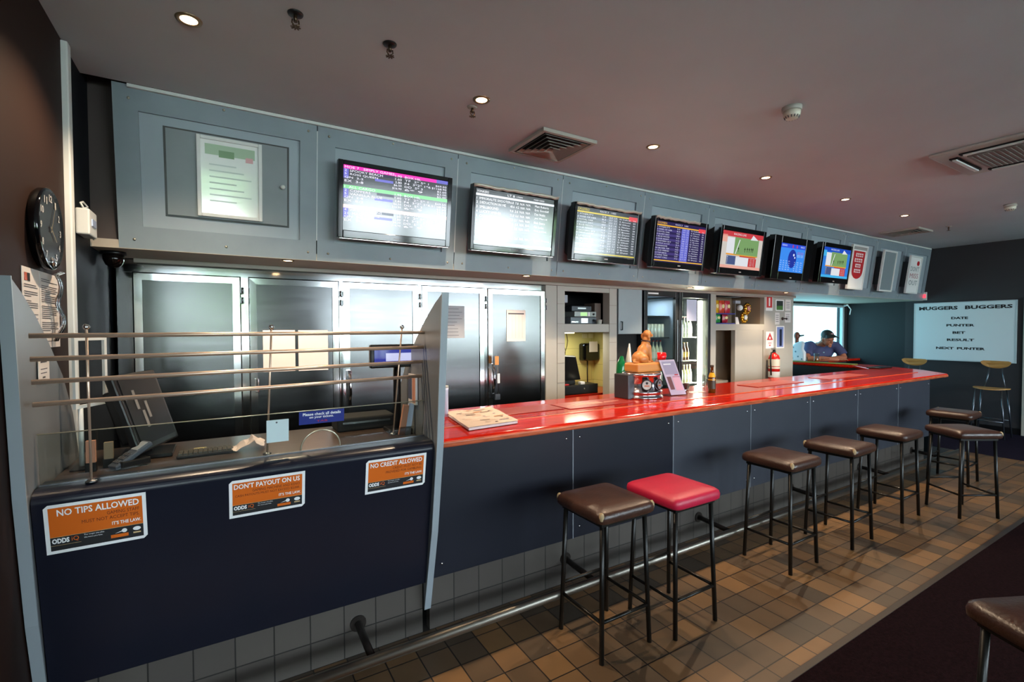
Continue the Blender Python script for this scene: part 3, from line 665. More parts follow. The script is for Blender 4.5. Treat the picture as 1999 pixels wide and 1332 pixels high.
# glass screen with a speaking hole
GM = frame((-.588, 2.355, 1.091), (1.48, .05, 0), (0, -.12, 1)); _n = Vector((GM[0][2], GM[1][2], GM[2][2])); _u = Vector((GM[0][0], GM[1][0], GM[2][0]))
_v = _n.cross(_u).normalized()
for i in range(3): GM[i][1] = _v[i]
arc = [(.965 + .088 * cos(a), .088 * sin(a)) for a in [pi - pi * k / 20 for k in range(21)]]
gt = thing('glass_screen', 'low clear glass screen with half round opening along the betting counter', 'glass screen', tuple(GM @ Vector((.74, 0, 0))))
out = [(0, 0)] + arc + [(1.478, 0), (1.478, .185), (0, .185)]
MB().prism([GM @ Vector((a, b, 0)) for a, b in out], _n * -.006).build('glass_pane', pane_mat('screen_glass', 'f2f6f4', 1.4), gt)
w = MB().tube([GM @ Vector((a, b, -.003)) for a, b in arc], .004, 6); w.build('opening_edge', mat('polished_glass_edge', 'c9c0a8', .15, metal=.6), gt)
MB().tube([GM @ Vector((0, .186, -.003)), GM @ Vector((1.478, .186, -.003))], .0025, 6).build('top_edge', mat('polished_glass_edge'), gt)

# rods on leaning posts
RM = frame((-.585, 2.286, 1.05), (1.485, .24, 0), (0, -.2, 1)); _n = Vector((RM[0][2], RM[1][2], RM[2][2])); _u = Vector((RM[0][0], RM[1][0], RM[2][0])); _v = _n.cross(_u).normalized()
for i in range(3): RM[i][1] = _v[i]
gr = thing('guard_rail', 'four horizontal metal rods on thin posts above the betting counter', 'guard rail', tuple(RM @ Vector((.75, 0, 0))))
M_rod = mat('brushed_rod', 'd8bca6', .32, metal=.7)
for z in (1.634, 1.556, 1.478, 1.40):
    v = (z - 1.05) / _v.z; MB().tube([RM @ Vector((.008, v, .006)), RM @ Vector((1.492, v, .006))], .0085, 10).build('rail', M_rod, gr)
for u in (.15, .745, 1.36):
    p = MB().tube([RM @ Vector((u, .04, -.008)), RM @ Vector((u, .615, -.008))], .0042, 8).build('post', M_rod, gr)
    MB().ball(RM @ Vector((u, .622, -.008)), .011, n=8).build('finial', M_chrome, p)
    MB().lathe([(.018, 0), (.018, .006), (.008, .012)], RM @ Vector((u, .036, -.008)), (0, 0, 1), 16).build('foot', M_steeldk, p)

# orange stickers on the sloping front
SM = frame((0, 2.262, 1.04), (1, 0, 0), (0, -(2.40 - 2.262), 1.04 - .295))
def sticker(x0, x1, zt, h, title, lines, label):
    k = (.96 - zt) / cos(math.atan2(.138, .745)); v1 = -k; v0 = v1 - h; F = SM @ Matrix.Translation((x0, v0, .001)); W = x1 - x0; H = h; e = .012
    w = MB(); r = .012
    pts = [(0, 0), (W - r, 0), (W, r), (W, H), (r, H), (0, H - r)]
    w.prism([F @ Vector((a, b, 0)) for a, b in pts], F.to_3x3() @ Vector((0, 0, .0008)))
    w.rect(F, e, H * .34, W - e, H - e, 1, .0012).rect(F, e, e, W - e, H * .34, 2, .0012)
    L = {'NO TIPS ALLOWED': .08, "DON'T PAYOUT ON US": .02, 'NO CREDIT ALLOWED': .03}[title]
    w.text(F, title, e + W * L, H * .76, W - e * 1.8, H * .895, 3, .0018, bold=.02)
    for j, ln in enumerate(lines): w.text(F, ln, max(W - e * 1.8 - .0088 * len(ln) * (W / .32), e * 1.8), H * (.645 - .105 * j), W - e * 1.8, H * (.715 - .105 * j), 4, .0018)
    w.text(F, "IT'S THE LAW.", W * .64, H * .405, W - e * 1.5, H * .48, 3, .0018, bold=.02)
    w.rect(F, e, H * .165, W * .33, H * .17, 5, .0016).rect(F, e, H * .335, W - e, H * .342, 5, .0016)
    w.text(F, 'ODDS', e + W * .015, H * .205, W * .22, H * .31, 3, .0018, bold=.05); w.text(F, 'iQ', W * .24, H * .205, W * .31, H * .31, 1, .0018)
    w.text(F, 'The longer you play,', W * .36, H * .28, W * .56, H * .315, 3, .0018); w.text(F, 'the more you lose.', W * .36, H * .225, W * .54, H * .26, 3, .0018)
    w.rect(F, W * .62, H * .12, W * .80, H * .19, 1, .0016); w.disc(F, W * .76, H * .25, .008, 3, .0018); w.poly(F, [(W * .66, H * .21), (W * .76, H * .24), (W * .75, H * .26)], 3, .0018)
    w.disc(F, W * .89, H * .25, .012, 3, .0018, ry=.008); w.rect(F, W * .85, H * .15, W * .93, H * .18, 5, .0016)
    o = w.build('warning_sticker', [M_whitep, M_orangep, M_dark, M_whitep, mat('brown_print', '5a2812', .5), mat('tan_print', 'c8a878', .5)], loc=tuple(SM @ Vector(((x0 + x1) / 2, v0, .001))))
    tag(o, label, 'sticker')
sticker(-.560, -.272, .955, .19, 'NO TIPS ALLOWED', ['GAMING STAFF', 'MUST NOT ACCEPT TIPS.'], 'orange and black sticker reading NO TIPS ALLOWED on the betting counter')
sticker(.0, .290, .948, .168, "DON'T PAYOUT ON US", ['GAMING MACHINE AND KENO', 'CASH PAYOUTS MUST NOT EXCEED $2,000.'], "orange and black sticker reading DON'T PAYOUT ON US on the betting counter")
sticker(.555, .853, .952, .172, 'NO CREDIT ALLOWED', ['CREDIT MUST NOT BE', 'PROVIDED FOR GAMBLING.'], 'orange and black sticker reading NO CREDIT ALLOWED beside the right divider')

# things stuck to the glass
def on_glass(name, u0, u1, v0, v1, mats, label, cat, fn=None):
    w = MB().prism([GM @ Vector(p) for p in ((u0, v0, .0008), (u1, v0, .0008), (u1, v1, .0008), (u0, v1, .0008))], GM.to_3x3() @ Vector((0, 0, .0006)))
    if fn: fn(w, GM @ Matrix.Translation((u0, v0, .0018)), u1 - u0, v1 - v0)
    return tag(w.build(name, mats, loc=tuple(GM @ Vector(((u0 + u1) / 2, v0, 0)))), label, cat)
on_glass('ticket_notice', .868, 1.068, .122, .183, [M_bluep, M_whitep, M_redp], 'blue sticker reading Please check all details on your tickets on the glass', 'sticker',
         lambda w, F, W, H: (w.text(F, 'Please check all details', W * .08, H * .66, W * .92, H * .88, 1, bold=.02), w.text(F, 'on your tickets.', W * .22, H * .38, W * .76, H * .62, 1, bold=.02), w.text(F, 'TAB', W * .38, H * .12, W * .62, H * .26, 2)))
on_glass('blank_note', .735, .825, .055, .158, [mat('blue_white_card', 'c3d4d6', .5), M_ink], 'plain pale card taped to the inside of the glass screen', 'note',
         lambda w, F, W, H: w.disc(F, W * .45, H * .88, .004, 1))

# on the desk behind the glass
t = thing('customer_display', 'blue customer display on a black pole behind the glass', 'display', (.83, 2.66, 1.047))
MB().box(.77, 2.60, 1.047, .90, 2.74, 1.07).build('base', M_black, t, bevel=.006)
MB().tube([(.83, 2.66, 1.07), (.83, 2.66, 1.45)], .021, 16).build('pole', M_black, t)
DM = frame((.68, 2.62, 1.425), (1, 0, 0), (0, 0, 1))
MB().box(.672, 2.622, 1.415, .958, 2.66, 1.545).build('head', M_black, t, bevel=.008)
MB().rect(DM, .012, .008, .268, .105, 0, .004).rect(DM, .075, .028, .225, .072, 1, .006).build('screen', [scr('28309a', .9), scr('c8ccf0', 1.0)], t)
t = thing('leaflet_holder', 'clear holder with two upright leaflets in front of the right divider', 'leaflet holder', (.84, 2.57, 1.053))
hx = .80
MB().box(.80, 2.54, 1.053, .885, 2.60, 1.056).box(.80, 2.54, 1.056, .885, 2.542, 1.10).build('tray', pane_mat('clear_acrylic', 'e8ece8', 1.0), t)
M1 = Matrix.Translation((.805, 2.55, 1.057)) @ Matrix.Rotation(radians(10), 4, 'Y')
MB().box(0, 0, 0, .032, .02, .165, M=M1).build('leaflet', mat('salmon_leaflet', 'c98a70', .6), t)
M2 = Matrix.Translation((.84, 2.55, 1.057)) @ Matrix.Rotation(radians(8), 4, 'Y')
MB().box(0, 0, 0, .03, .02, .17, M=M2).build('leaflet', mat('pale_blue_leaflet', 'c0c8e0', .6), t)
o = MB().box(.883, 2.50, 1.235, .8945, 2.62, 1.40).box(.881, 2.505, 1.245, .883, 2.55, 1.39, 1).box(.881, 2.56, 1.26, .883, 2.615, 1.39, 2).build('flyer', [M_paper, mat('salmon_leaflet'), mat('dark_flyer', '50566a', .5)], loc=(.889, 2.56, 1.235)); tag(o, 'pink and dark blue flyers pinned inside the right divider', 'flyer')
t = thing('ticket_printer', 'low black machine on the desk behind the speaking opening', 'printer', (.70, 2.87, 1.047))
MB().box(.53, 2.80, 1.047, .86, 2.98, 1.125).build('case', M_blackm, t, bevel=.01)
MB().box(.56, 2.797, 1.09, .83, 2.802, 1.10).build('slot', M_steeldk, t)
# crumpled paper
random.seed(12); w = MB(); NX, NY = 9, 7; V = []
for j in range(NY):
    for i in range(NX): V.append((.02 + .017 * i + random.uniform(-.006, .006), 2.60 + .017 * j + random.uniform(-.006, .006), 1.05 + max(0, .055 - .010 * abs(i - 5) - .006 * abs(j - 3)) + random.uniform(0, .014)))
w.add(V, [(j * NX + i, j * NX + i + 1, (j + 1) * NX + i + 1, (j + 1) * NX + i) for j in range(NY - 1) for i in range(NX - 1)])
o = w.build('crumpled_paper', mat('pinkish_paper', 'd8c4bc', .8), loc=(.1, 2.67, 1.05)); tag(o, 'crumpled pinkish ticket paper on the desk behind the glass', 'paper'); m = o.modifiers.new('s', 'SOLIDIFY'); m.thickness = .001
# keyboard and small slips
t = thing('keyboard', 'flat dark keyboard beside the crumpled paper', 'keyboard', (-.06, 2.66, 1.047))
MB().box(-.2, 2.60, 1.048, .02, 2.70, 1.062).build('case', mat('dark_grey_plastic', '2a2a2c', .5), t, bevel=.004)
w = MB()
for j in range(4):
    for i in range(11): w.box(-.193 + i * .019, 2.607 + j * .022, 1.062, -.178 + i * .019, 2.624 + j * .022, 1.069)
w.build('keys', mat('key_plastic', '4a4640', .5), t)
o = MB().box(-.14, 2.715, 1.048, -.09, 2.74, 1.062).build('sticky_notes', mat('pale_yellow_paper', 'b0a878', .8), loc=(-.115, 2.73, 1.048)); tag(o, 'small pale yellow note pad above the keyboard', 'note pad')
# monitor seen from the side
t = thing('computer_monitor', 'black terminal monitor tilted back behind the rods at left', 'monitor', (-.33, 2.78, 1.047))
MT = Matrix.Translation((-.265, 2.78, 1.09)) @ Matrix.Rotation(radians(-18), 4, 'Z') @ Matrix.Rotation(radians(-17), 4, 'Y')
MB().box(-.035, -.19, 0, .0, .17, .36, M=MT).build('casing', M_black, t, bevel=.008)
MB().box(.0, -.165, .03, .003, .145, .335, M=MT).build('screen', mat('dead_screen', '08090a', .4, spec=.2), t)
MB().box(-.10, -.12, .05, -.035, .10, .30, M=MT).build('rear_housing', M_black, t, bevel=.01)
MB().box(-.42, 2.68, 1.048, -.22, 2.88, 1.065).tube([(-.33, 2.78, 1.06), (-.31, 2.78, 1.16)], .025).build('stand', M_black, t, bevel=.003)
w = MB()
for k, (a, b, c) in enumerate(((-.10, .19, .28), (-.07, .10, .18), (-.03, .14, .22))): w.box(.003, a, b, .005, a + .02, c, M=MT)
w.build('reflected_strip', mat('reflection_grey', '6c6a68', .6), t)  # pale reflections on the screen, modelled as thin grey strips
# white display frame
t = thing('display_stand', 'thin white upright metal frame beside the left wall behind the rods', 'display stand', (-.52, 2.70, 1.047))
FM = frame((-.545, 2.63, 1.30), (.45, .9, 0), (0, 0, 1)); w = MB()
for (a, b, c, d) in ((0, 0, .014, .32), (.16, .04, .174, .30), (.014, .286, .16, .30), (.014, .0, .16, .014)): w.box(a, b, -.006, c, d, .006, M=FM)
w.build('frame', M_white, t); MB().tube([FM @ Vector((.03, .0, 0)), FM @ Vector((.03, -.245, 0))], .009).build('leg', M_white, t)
MB().box(-.56, 2.60, 1.047, -.50, 2.72, 1.053).build('foot', M_black, t)
# card terminal
t = thing('card_terminal', 'grey card payment terminal lying on a cradle at the left of the desk', 'payment terminal', (-.36, 2.56, 1.047))
CM = Matrix.Translation((-.36, 2.58, 1.05)) @ Matrix.Rotation(radians(35), 4, 'Z')
MB().box(-.05, -.04, 0, .06, .04, .03, M=CM).build('cradle', M_black, t, bevel=.005)
CM2 = CM @ Matrix.Translation((0, 0, .03)) @ Matrix.Rotation(radians(-30), 4, 'Y')
MB().box(-.07, -.03, 0, .09, .03, .022, M=CM2).build('handset', mat('grey_blue_plastic', '4a5260', .4), t, bevel=.006)
MB().box(.03, -.022, .022, .08, .022, .024, M=CM2).build('display', mat('lcd_grey', '9aa0a8', .3), t)
w = MB()
for i in range(3):
    for j in range(3): w.box(-.05 + i * .022, -.02 + j * .015, .022, -.035 + i * .022, -.01 + j * .015, .026, M=CM2)
w.build('keypad', M_ink, t)
for (x, y, q, m) in ((-.50, 2.56, 'nearest the left divider', 'salmon_leaflet'), (-.45, 2.60, 'beside the card terminal', 'tan_slip')):
    mm = mat(m, '8a7660', .7); t = thing('slip_stack', 'upright bundle of betting slips behind the glass, ' + q, 'paper stack', (x, y, 1.047))
    MB().box(x, y, 1.048, x + .03, y + .02, 1.175 - (.02 if x > -.5 else 0)).build('slips', mm, t)
    MB().box(x - .003, y - .003, 1.048, x + .033, y + .023, 1.085).build('holder', M_black, t)
o = MB().box(-.5895, 2.375, 1.462, -.588, 2.50, 1.545).box(-.588, 2.40, 1.53, -.5875, 2.47, 1.536, 1).box(-.588, 2.40, 1.505, -.5875, 2.475, 1.508, 1).box(-.588, 2.40, 1.49, -.5875, 2.47, 1.493, 1).box(-.588, 2.42, 1.472, -.5875, 2.45, 1.478, 1).build('label_card', [M_paper, M_ink], loc=(-.589, 2.44, 1.462)); tag(o, 'small printed card stuck inside the left divider between the rods', 'card')

for o_ in list(COL.objects):
    if o_.parent is None and o_.name.split('.')[0] in ('customer_display', 'leaflet_holder', 'ticket_printer', 'crumpled_paper', 'keyboard', 'sticky_notes', 'computer_monitor', 'display_stand', 'card_terminal', 'slip_stack'):
        o_.location.z += .021 - (.006 if o_.name.startswith('leaflet') else 0)
# ================================================================ on the left wall
t = thing('wall_clock', 'round black wall clock with silver numerals on the left wall', 'clock', (-.63, 2.585, 2.055))
MB().lathe([(.150, 0), (.160, .012), (.162, .034), (.155, .040), (.148, .032)], (-.63, 2.60, 2.055), (1, 0, 0), 40).build('case', M_gloss, t)
CK = frame((-.596, 2.60, 2.055), (0, 1, 0), (0, 0, 1))
MB().disc(CK, 0, 0, .150, 0, 0, k=40).build('face', mat('clock_face', '16171b', .25), t)
w = MB()
for k in range(1, 13):
    a = pi / 2 - k * pi / 6; u, v = .122 * cos(a), .122 * sin(a); w.text(CK, str(k), u - .009 * len(str(k)), v - .014, u + .009 * len(str(k)), v + .014, 0, .002, bold=.03)
w.build('numerals', mat('silver_numerals', 'e4e0d8', .25, metal=.4), t)
for nme, a, l, wd in (('hour_hand', radians(-35), .075, .005), ('minute_hand', radians(62), .115, .004)):
    MB().poly(CK, [(-wd * sin(a) - .015 * cos(a), wd * cos(a) - .015 * sin(a)), (wd * sin(a) - .015 * cos(a), -wd * cos(a) - .015 * sin(a)), (l * cos(a) + .5 * wd * sin(a), l * sin(a) - .5 * wd * cos(a)), (l * cos(a) - .5 * wd * sin(a), l * sin(a) + .5 * wd * cos(a))], 0, .004).build(nme, mat('brass_hand', 'b09a70', .3, metal=.8), t)
MB().ball(CK @ Vector((.01, -.13, .003)), .02, n=8, sc=(.5, 1, 1)).build('pendulum_bob', M_chrome, t)
LW = frame((-.629, 2.385, 1.60), (0, 1, 0), (0, 0, 1))
def notice(u0, u1, v0, v1, cols, label, logo=False):
    w = MB().prism([LW @ Vector(p) for p in ((u0, v0, 0), (u1, v0, 0), (u1, v1, 0), (u0, v1, 0))], (.002, 0, 0)); M = LW @ Matrix.Translation((0, 0, .003))
    if logo: w.rect(M, u0 + .02, v1 - .05, u0 + .05, v1 - .02, 2, .0).rect(M, u0 + .052, v1 - .05, u0 + .08, v1 - .02, 3, .0)
    random.seed(int(u0 * 1000) + 5); k = v1 - (.065 if logo else .03)
    while k > v0 + .02:
        for c in range(cols):
            a = u0 + .015 + (u1 - u0 - .02) * c / cols; b = a + ((u1 - u0 - .02) / cols - .02) * random.choice((1, 1, .9, .5)); w.rect(M, a, k, b, k + .0028, 1, 0)
        k -= .008 if random.random() < .8 else .018
    o = w.build('wall_notice', [M_paper, M_ink, mat('orange_logo', 'b04a20', .5), M_dark], loc=tuple(LW @ Vector(((u0 + u1) / 2, v0, 0)))); return tag(o, label, 'notice')
notice(.0, .185, 0.0, .285, 1, 'printed notice with orange logo under the wall clock', True)
notice(.19, .44, -.02, .285, 1, 'wide printed notice beside the white wall trim')
w = MB()
for s_, off in ((1, 0), (-1, .03)):
    pts = [(-.575, 2.62 + off, 1.89)]
    for k in range(12): pts.append((-.60 + .01 * sin(k), 2.635 + off + .06 * sin(k * .25) + .004 * cos(k * 2), 1.88 - k * .025))
    w.add([p for q in pts for p in (q, (q[0] + .004, q[1] + .022, q[2]))], [(2 * i, 2 * i + 1, 2 * i + 3, 2 * i + 2) for i in range(len(pts) - 1)], 0, True)
o = w.build('silver_ribbon', M_chrome, loc=(-.6, 2.65, 1.88)); tag(o, 'shiny silver ribbon hanging from the clock over the notices', 'ribbon'); m = o.modifiers.new('s', 'SOLIDIFY'); m.thickness = .001
t = thing('motion_sensor', 'white motion sensor with curling cable beside the first bulkhead panel', 'sensor', (-.63, 3.22, 2.20))
MB().box(-.63, 3.14, 2.13, -.575, 3.30, 2.26).build('body', M_white, t, bevel=.007)
MB().box(-.576, 3.18, 2.18, -.570, 3.26, 2.215).build('lens', mat('sensor_lens', 'b8c8e8', .15), t)
MB().tube([(-.60, 3.16, 2.26), (-.61, 3.15, 2.285), (-.61, 3.20, 2.30), (-.60, 3.24, 2.285), (-.62, 3.2, 2.26)], .005, 6).tube([(-.60, 3.30, 2.22), (-.59, 3.36, 2.21), (-.60, 3.39, 2.17), (-.61, 3.40, 2.14)], .004, 6).build('cable', M_white, t)
t = thing('dome_camera', 'smoked glass security camera dome under the soffit at left', 'security camera', (-.565, 3.62, 2.112))
MB().lathe([(.06, 0), (.062, -.018), (.055, -.02)], (-.56, 3.62, 2.112), n=28).build('base', M_black, t)
MB().lathe([(.052, -.018), (.05, -.05), (.038, -.078), (.02, -.092), (.0001, -.096)], (-.56, 3.62, 2.112), n=28).build('dome', mat('smoked_dome', '120c0a', .05), t)

# ================================================================ the bar
t = thing('bar_counter', 'long bar front of dark slate panels over a tiled kick wall', 'bar counter', (4.2, 2.5, 0))
PX = [.935, 1.888, 2.824, 3.778, 4.709, 5.635, 6.589, 7.48]
for i in range(7):
    a, b = PX[i] + .003, PX[i + 1] - .003
    MB().box(a, 2.40, .305, b, 2.44, 1.04).build('front_panel', M_lam_lit if i > 1 else M_lam_shaded, t, bevel=.002)  # one laminate; the two near panels take the shaded copy
    if i: MB().box(a - .007, 2.397, .305, a, 2.402, 1.035).build('joint_strip', mat('grey_strip', '7d838a', .4), t)
    for (x, z) in ((a + .05, .955), (b - .05, .955), (a + .05, .375), (b - .05, .375)):
        MB().lathe([(.008, 0), (.007, .004), (.0001, .006)], (x, 2.40, z), (0, -1, 0), 10).build('bolt', M_steel, t)
MB().box(.935, 2.45, 0, 7.48, 2.50, .305).build('kick_plinth', M_ktile, t)
MB().box(.935, 2.50, 0, 7.48, 2.95, 1.04).build('carcass', M_blackm, t)
MB().prism([(7.48, 2.40, .05), (8.06, 2.95, .05), (8.06, 4.60, .05), (8.30, 4.60, .05), (8.30, 3.3, .05), (7.9, 2.75, .05)], (0, 0, .99)).build('end_carcass', mat('black_cladding', '0e0e10', .6), t)
M_red = mat('red_lacquered_timber', 'b81e0c', 0.12, noise=0.28, nscale=5, stretch=(1, 12, 12), spec=.5, ior=1.2)
M_red2 = mat('dark_red_lacquered_timber', '9a2012', 0.12, noise=0.25, nscale=5, stretch=(1, 10, 10), spec=.5, ior=1.2)
t = thing('countertop', 'glossy red timber bar top running the length of the bar', 'bar top', (4.2, 2.7, 1.04))
op_ = [(.932, 2.25), (7.54, 2.25), (7.93, 2.60), (8.40, 3.30), (8.42, 4.61), (8.06, 4.61), (8.06, 3.50), (7.60, 3.10), (.932, 3.10)]
MB().prism([(a, b, 1.042) for a, b in op_], (0, 0, .045)).build('slab', M_red, t, bevel=.016, seg=4)
MB().prism([(a, b, 1.0872) for a, b in [(.94, 2.52), (7.4, 2.52), (7.72, 2.80), (8.10, 3.38), (8.12, 3.5), (7.62, 3.07), (.94, 3.07)]], (0, 0, .002)).build('inner_board', M_red2, t)
MB().prism([(a, b, 1.087) for a, b in [(.94, 2.505), (7.43, 2.505), (7.41, 2.52), (.94, 2.52)]], (0, 0, .004)).build('inlay_line', mat('orange_inlay', 'c85a30', .25), t)
MB().prism([(a, b, 1.046) for a, b in [(.934, 2.242), (7.54, 2.242), (7.54, 2.262), (.934, 2.262)]], (0, 0, .03)).build('nosing', mat('worn_nosing', 'b4593a', .2, noise=.35, nscale=9, stretch=(1, 6, 6), spec=.4), t, bevel=.009, seg=3)
# foot rail
t = thing('foot_rail', 'polished metal foot rail along the tiled kick wall', 'foot rail', (3.5, 2.15, 0))
MB().tube([(-.58, 2.15, .15), (7.7, 2.15, .15)], .025, 16).build('rail', mat('rail_steel', '8a847a', .38, metal=1.0), t)
for x in (-.70 + .1, .551, 1.864, 3.177, 4.49, 5.80, 7.11): MB().tube([(x, 2.45, .16), (x, 2.165, .145)], .018, 12).lathe([(.04, 0), (.04, .008)], (x, 2.45, .16), (0, -1, 0), 18).build('bracket', mat('dark_bracket', '35302c', .4, metal=.7), t)
# ================================================================ stools
M_legs = mat('black_leg_paint', '15130f', 0.35, metal=0.3)
M_vinyl = mat('brown_vinyl', '3a241b', 0.33, noise=0.25, nscale=12, bump=.15, bscale=90)
M_redvinyl = mat('red_vinyl', 'b41a3a', 0.42, noise=0.06, nscale=8, bump=.1, bscale=80)
M_worn = mat('worn_foam', 'a08a68', 0.9)
SH = .755
def seat_mesh(mb, h=.185, top=SH, th=.06, drop=.0):
    """square cushion with rounded rim, slightly domed"""
    n = 9; V = []
    def P(u, v, z): 
        r = .03; x, y = u * h, v * h
        return (x, y, z)
    prof = [(1.0, top - th), (1.035, top - th + .008), (1.045, top - th * .5), (1.02, top - .012), (.95, top - .002), (.6, top + .004), (.0001, top + .006)]
    m = 32
    def sq(k):
        a = 2 * pi * k / m; c, s_ = cos(a), sin(a); e = .10
        return (math.copysign(abs(c) ** (e * 2), c), math.copysign(abs(s_) ** (e * 2), s_))
    for f, z in prof: V += [(h * f * sq(k)[0], h * f * sq(k)[1], z) for k in range(m)]
    mb.add(V, [(j * m + i, j * m + (i + 1) % m, (j + 1) * m + (i + 1) % m, (j + 1) * m + i) for j in range(len(prof) - 1) for i in range(m)], 0, True)
    mb.f.append([len(mb.v) - len(V) + i for i in reversed(range(m))]); mb.m.append(0); mb.sm.append(False)
    return mb
def make_stool(loc, rz, label, seatm, worn=()):
    t = thing('bar_stool', label, 'stool', loc, rz)
    B = .165; Tt = .145
    for sx, sy in ((-1, -1), (1, -1), (1, 1), (-1, 1)):
        MB().tube([(sx * B, sy * B, 0), (sx * Tt, sy * Tt, SH - .055)], .0125, 10).build('leg', M_legs, t, world=False)
    z = .20; k = B - (B - Tt) * z / (SH - .055)
    def bar(a, b, zz): MB().tube([(a[0], a[1], zz), (b[0], b[1], zz)], .009, 8).build('stretcher', M_legs, t, world=False)
    bar((-k, -k), (-k, k), z); bar((k, -k), (k, k), z); bar((-k, -k), (k, -k), z); bar((-k, k), (k, k), z + .06)
    w = MB()
    for (x0, y0, x1, y1) in ((-.16, -.16, .16, -.14), (-.16, .14, .16, .16), (-.16, -.14, -.14, .14), (.14, -.14, .16, .14)): w.box(x0, y0, SH - .082, x1, y1, SH - .058)
    w.build('seat_frame', M_legs, t, world=False)
    s_ = seat_mesh(MB()).build('seat', seatm, t, world=False)
    for (sx, sy) in worn:
        MB().ball((sx * .171, sy * .171, SH - .026), .015, n=8, sc=(1, 1, 1.7)).build('worn_corner', M_worn, s_, world=False)
    return t
ST = [(1.722, 1.918, 0, 'worn brown vinyl bar stool with torn corners, nearest the camera at the bar', ((-1, -1), (1, -1), (-1, 1))),
      (3.373, 1.912, .0, 'brown vinyl bar stool, first beyond the red one', ((-1, -1),)),
      (4.128, 1.882, .03, 'brown vinyl bar stool, second beyond the red one', ((-1, -1), (-1, 1))),
      (5.03, 1.895, .0, 'brown vinyl bar stool, third beyond the red one', ()),
      (5.63, 1.573, radians(-31), 'black topped bar stool turned at an angle away from the bar', ((1, -1),)),
      (6.71, 1.95, .05, 'farthest bar stool, brown seat with worn right corner at the end of the bar', ((1, -1), (1, 1))),
      (2.17, .325, radians(-26), 'dark bar stool cut off by the lower right corner of the photo', ())]
for x, y, r_, q, wn_ in ST: make_stool((x, y, .0), r_, q, M_vinyl, wn_)
make_stool((2.18, 1.857, 0), 0, 'bar stool with bright red padded seat', M_redvinyl)
# plywood bar chairs by the whiteboard
M_ply = mat('plywood', 'b98a4e', .35, noise=.15, nscale=6, stretch=(1, 1, 8))
def ply_chair(x, y, rz, label):
    t = thing('bar_chair', label, 'chair', (x, y, .003), rz)
    for sx, sy in ((-1, -1), (1, -1), (1, 1), (-1, 1)): MB().tube([(sx * .17, sy * .19, 0), (sx * .13, sy * .14, .71)], .011, 8).build('leg', mat('grey_leg_metal', '6a7078', .3, metal=.9), t, world=False)
    for sy in (-1, 1): MB().tube([(.13, sy * .12, .70), (.17, sy * .09, .86), (.19, sy * .07, 1.03)], .009, 8).build('back_support', mat('grey_leg_metal'), t, world=False)
    for a, b in (((-.16, -.175), (-.16, .175)), ((.16, -.175), (.16, .175))): MB().tube([(a[0], a[1], .25), (b[0], b[1], .25)], .008, 8).build('footrest', mat('grey_leg_metal'), t, world=False)
    w = MB(); pts = [(.19 * cos(a) * (1.05 if cos(a) < 0 else .9), .205 * sin(a)) for a in [2 * pi * k / 28 for k in range(28)]]
    w.prism([(p[0], p[1], .715 + .012 * (p[1] / .2) ** 2) for p in pts], (0, 0, .014)); w.build('seat', M_ply, t, world=False, bevel=.003)
    arc_ = [(.17 * cos(a), .10 * sin(a)) for a in [pi + pi * k / 18 for k in range(19)]]
    w = MB(); f = [(.195 - 1.2 * u * u, u, 1.12 + v) for u, v in arc_] + [(.195 - 1.2 * u * u, u, 1.135) for u in (.14, .07, 0, -.07, -.14)]
    w.prism(f, (.012, 0, 0), smooth=False); w.build('backrest', M_ply, t, world=False, bevel=.003)
    return t
ply_chair(9.88, 2.44, 0, 'tall plywood bar chair right of centre under the whiteboard')
ply_chair(9.55, 3.33, 0, 'tall plywood bar chair behind the tip of the red bar top')
# whiteboard
t = thing('whiteboard', 'white scoreboard reading MUGGERS BUGGERS on the dark far wall', 'whiteboard', (10.34, 2.92, 1.105))
MB().box(10.335, 2.295, 1.105, 10.359, 3.545, 2.06).build('board', mat('board_white', 'd4e2e6', .22), t)
w = MB()
for q in ((2.285, 1.095, 2.30, 2.07), (3.54, 1.095, 3.555, 2.07), (2.30, 2.055, 3.54, 2.07), (2.30, 1.095, 3.54, 1.11)): w.box(10.33, q[0], q[1], 10.359, q[2], q[3])
w.build('edge_frame', mat('pale_frame'), t)
BF = frame((10.334, 3.545, 1.105), (0, -1, 0), (0, 0, 1)); w = MB()

for s_, a, b, y in (('MUGGERS', .06, .57, .84), ('BUGGERS', .66, 1.21, .84), ('DATE', .49, .70, .68), ('PUNTER', .43, .78, .56), ('BET', .51, .67, .44), ('RESULT', .44, .78, .32), ('NEXT', .30, .53, .18), ('PUNTER', .57, .91, .18)): MB().text(BF, s_, a, y, b, y + (.06 if y > .8 else .04), 0, .001, bold=.04).build('word', M_dark, t)

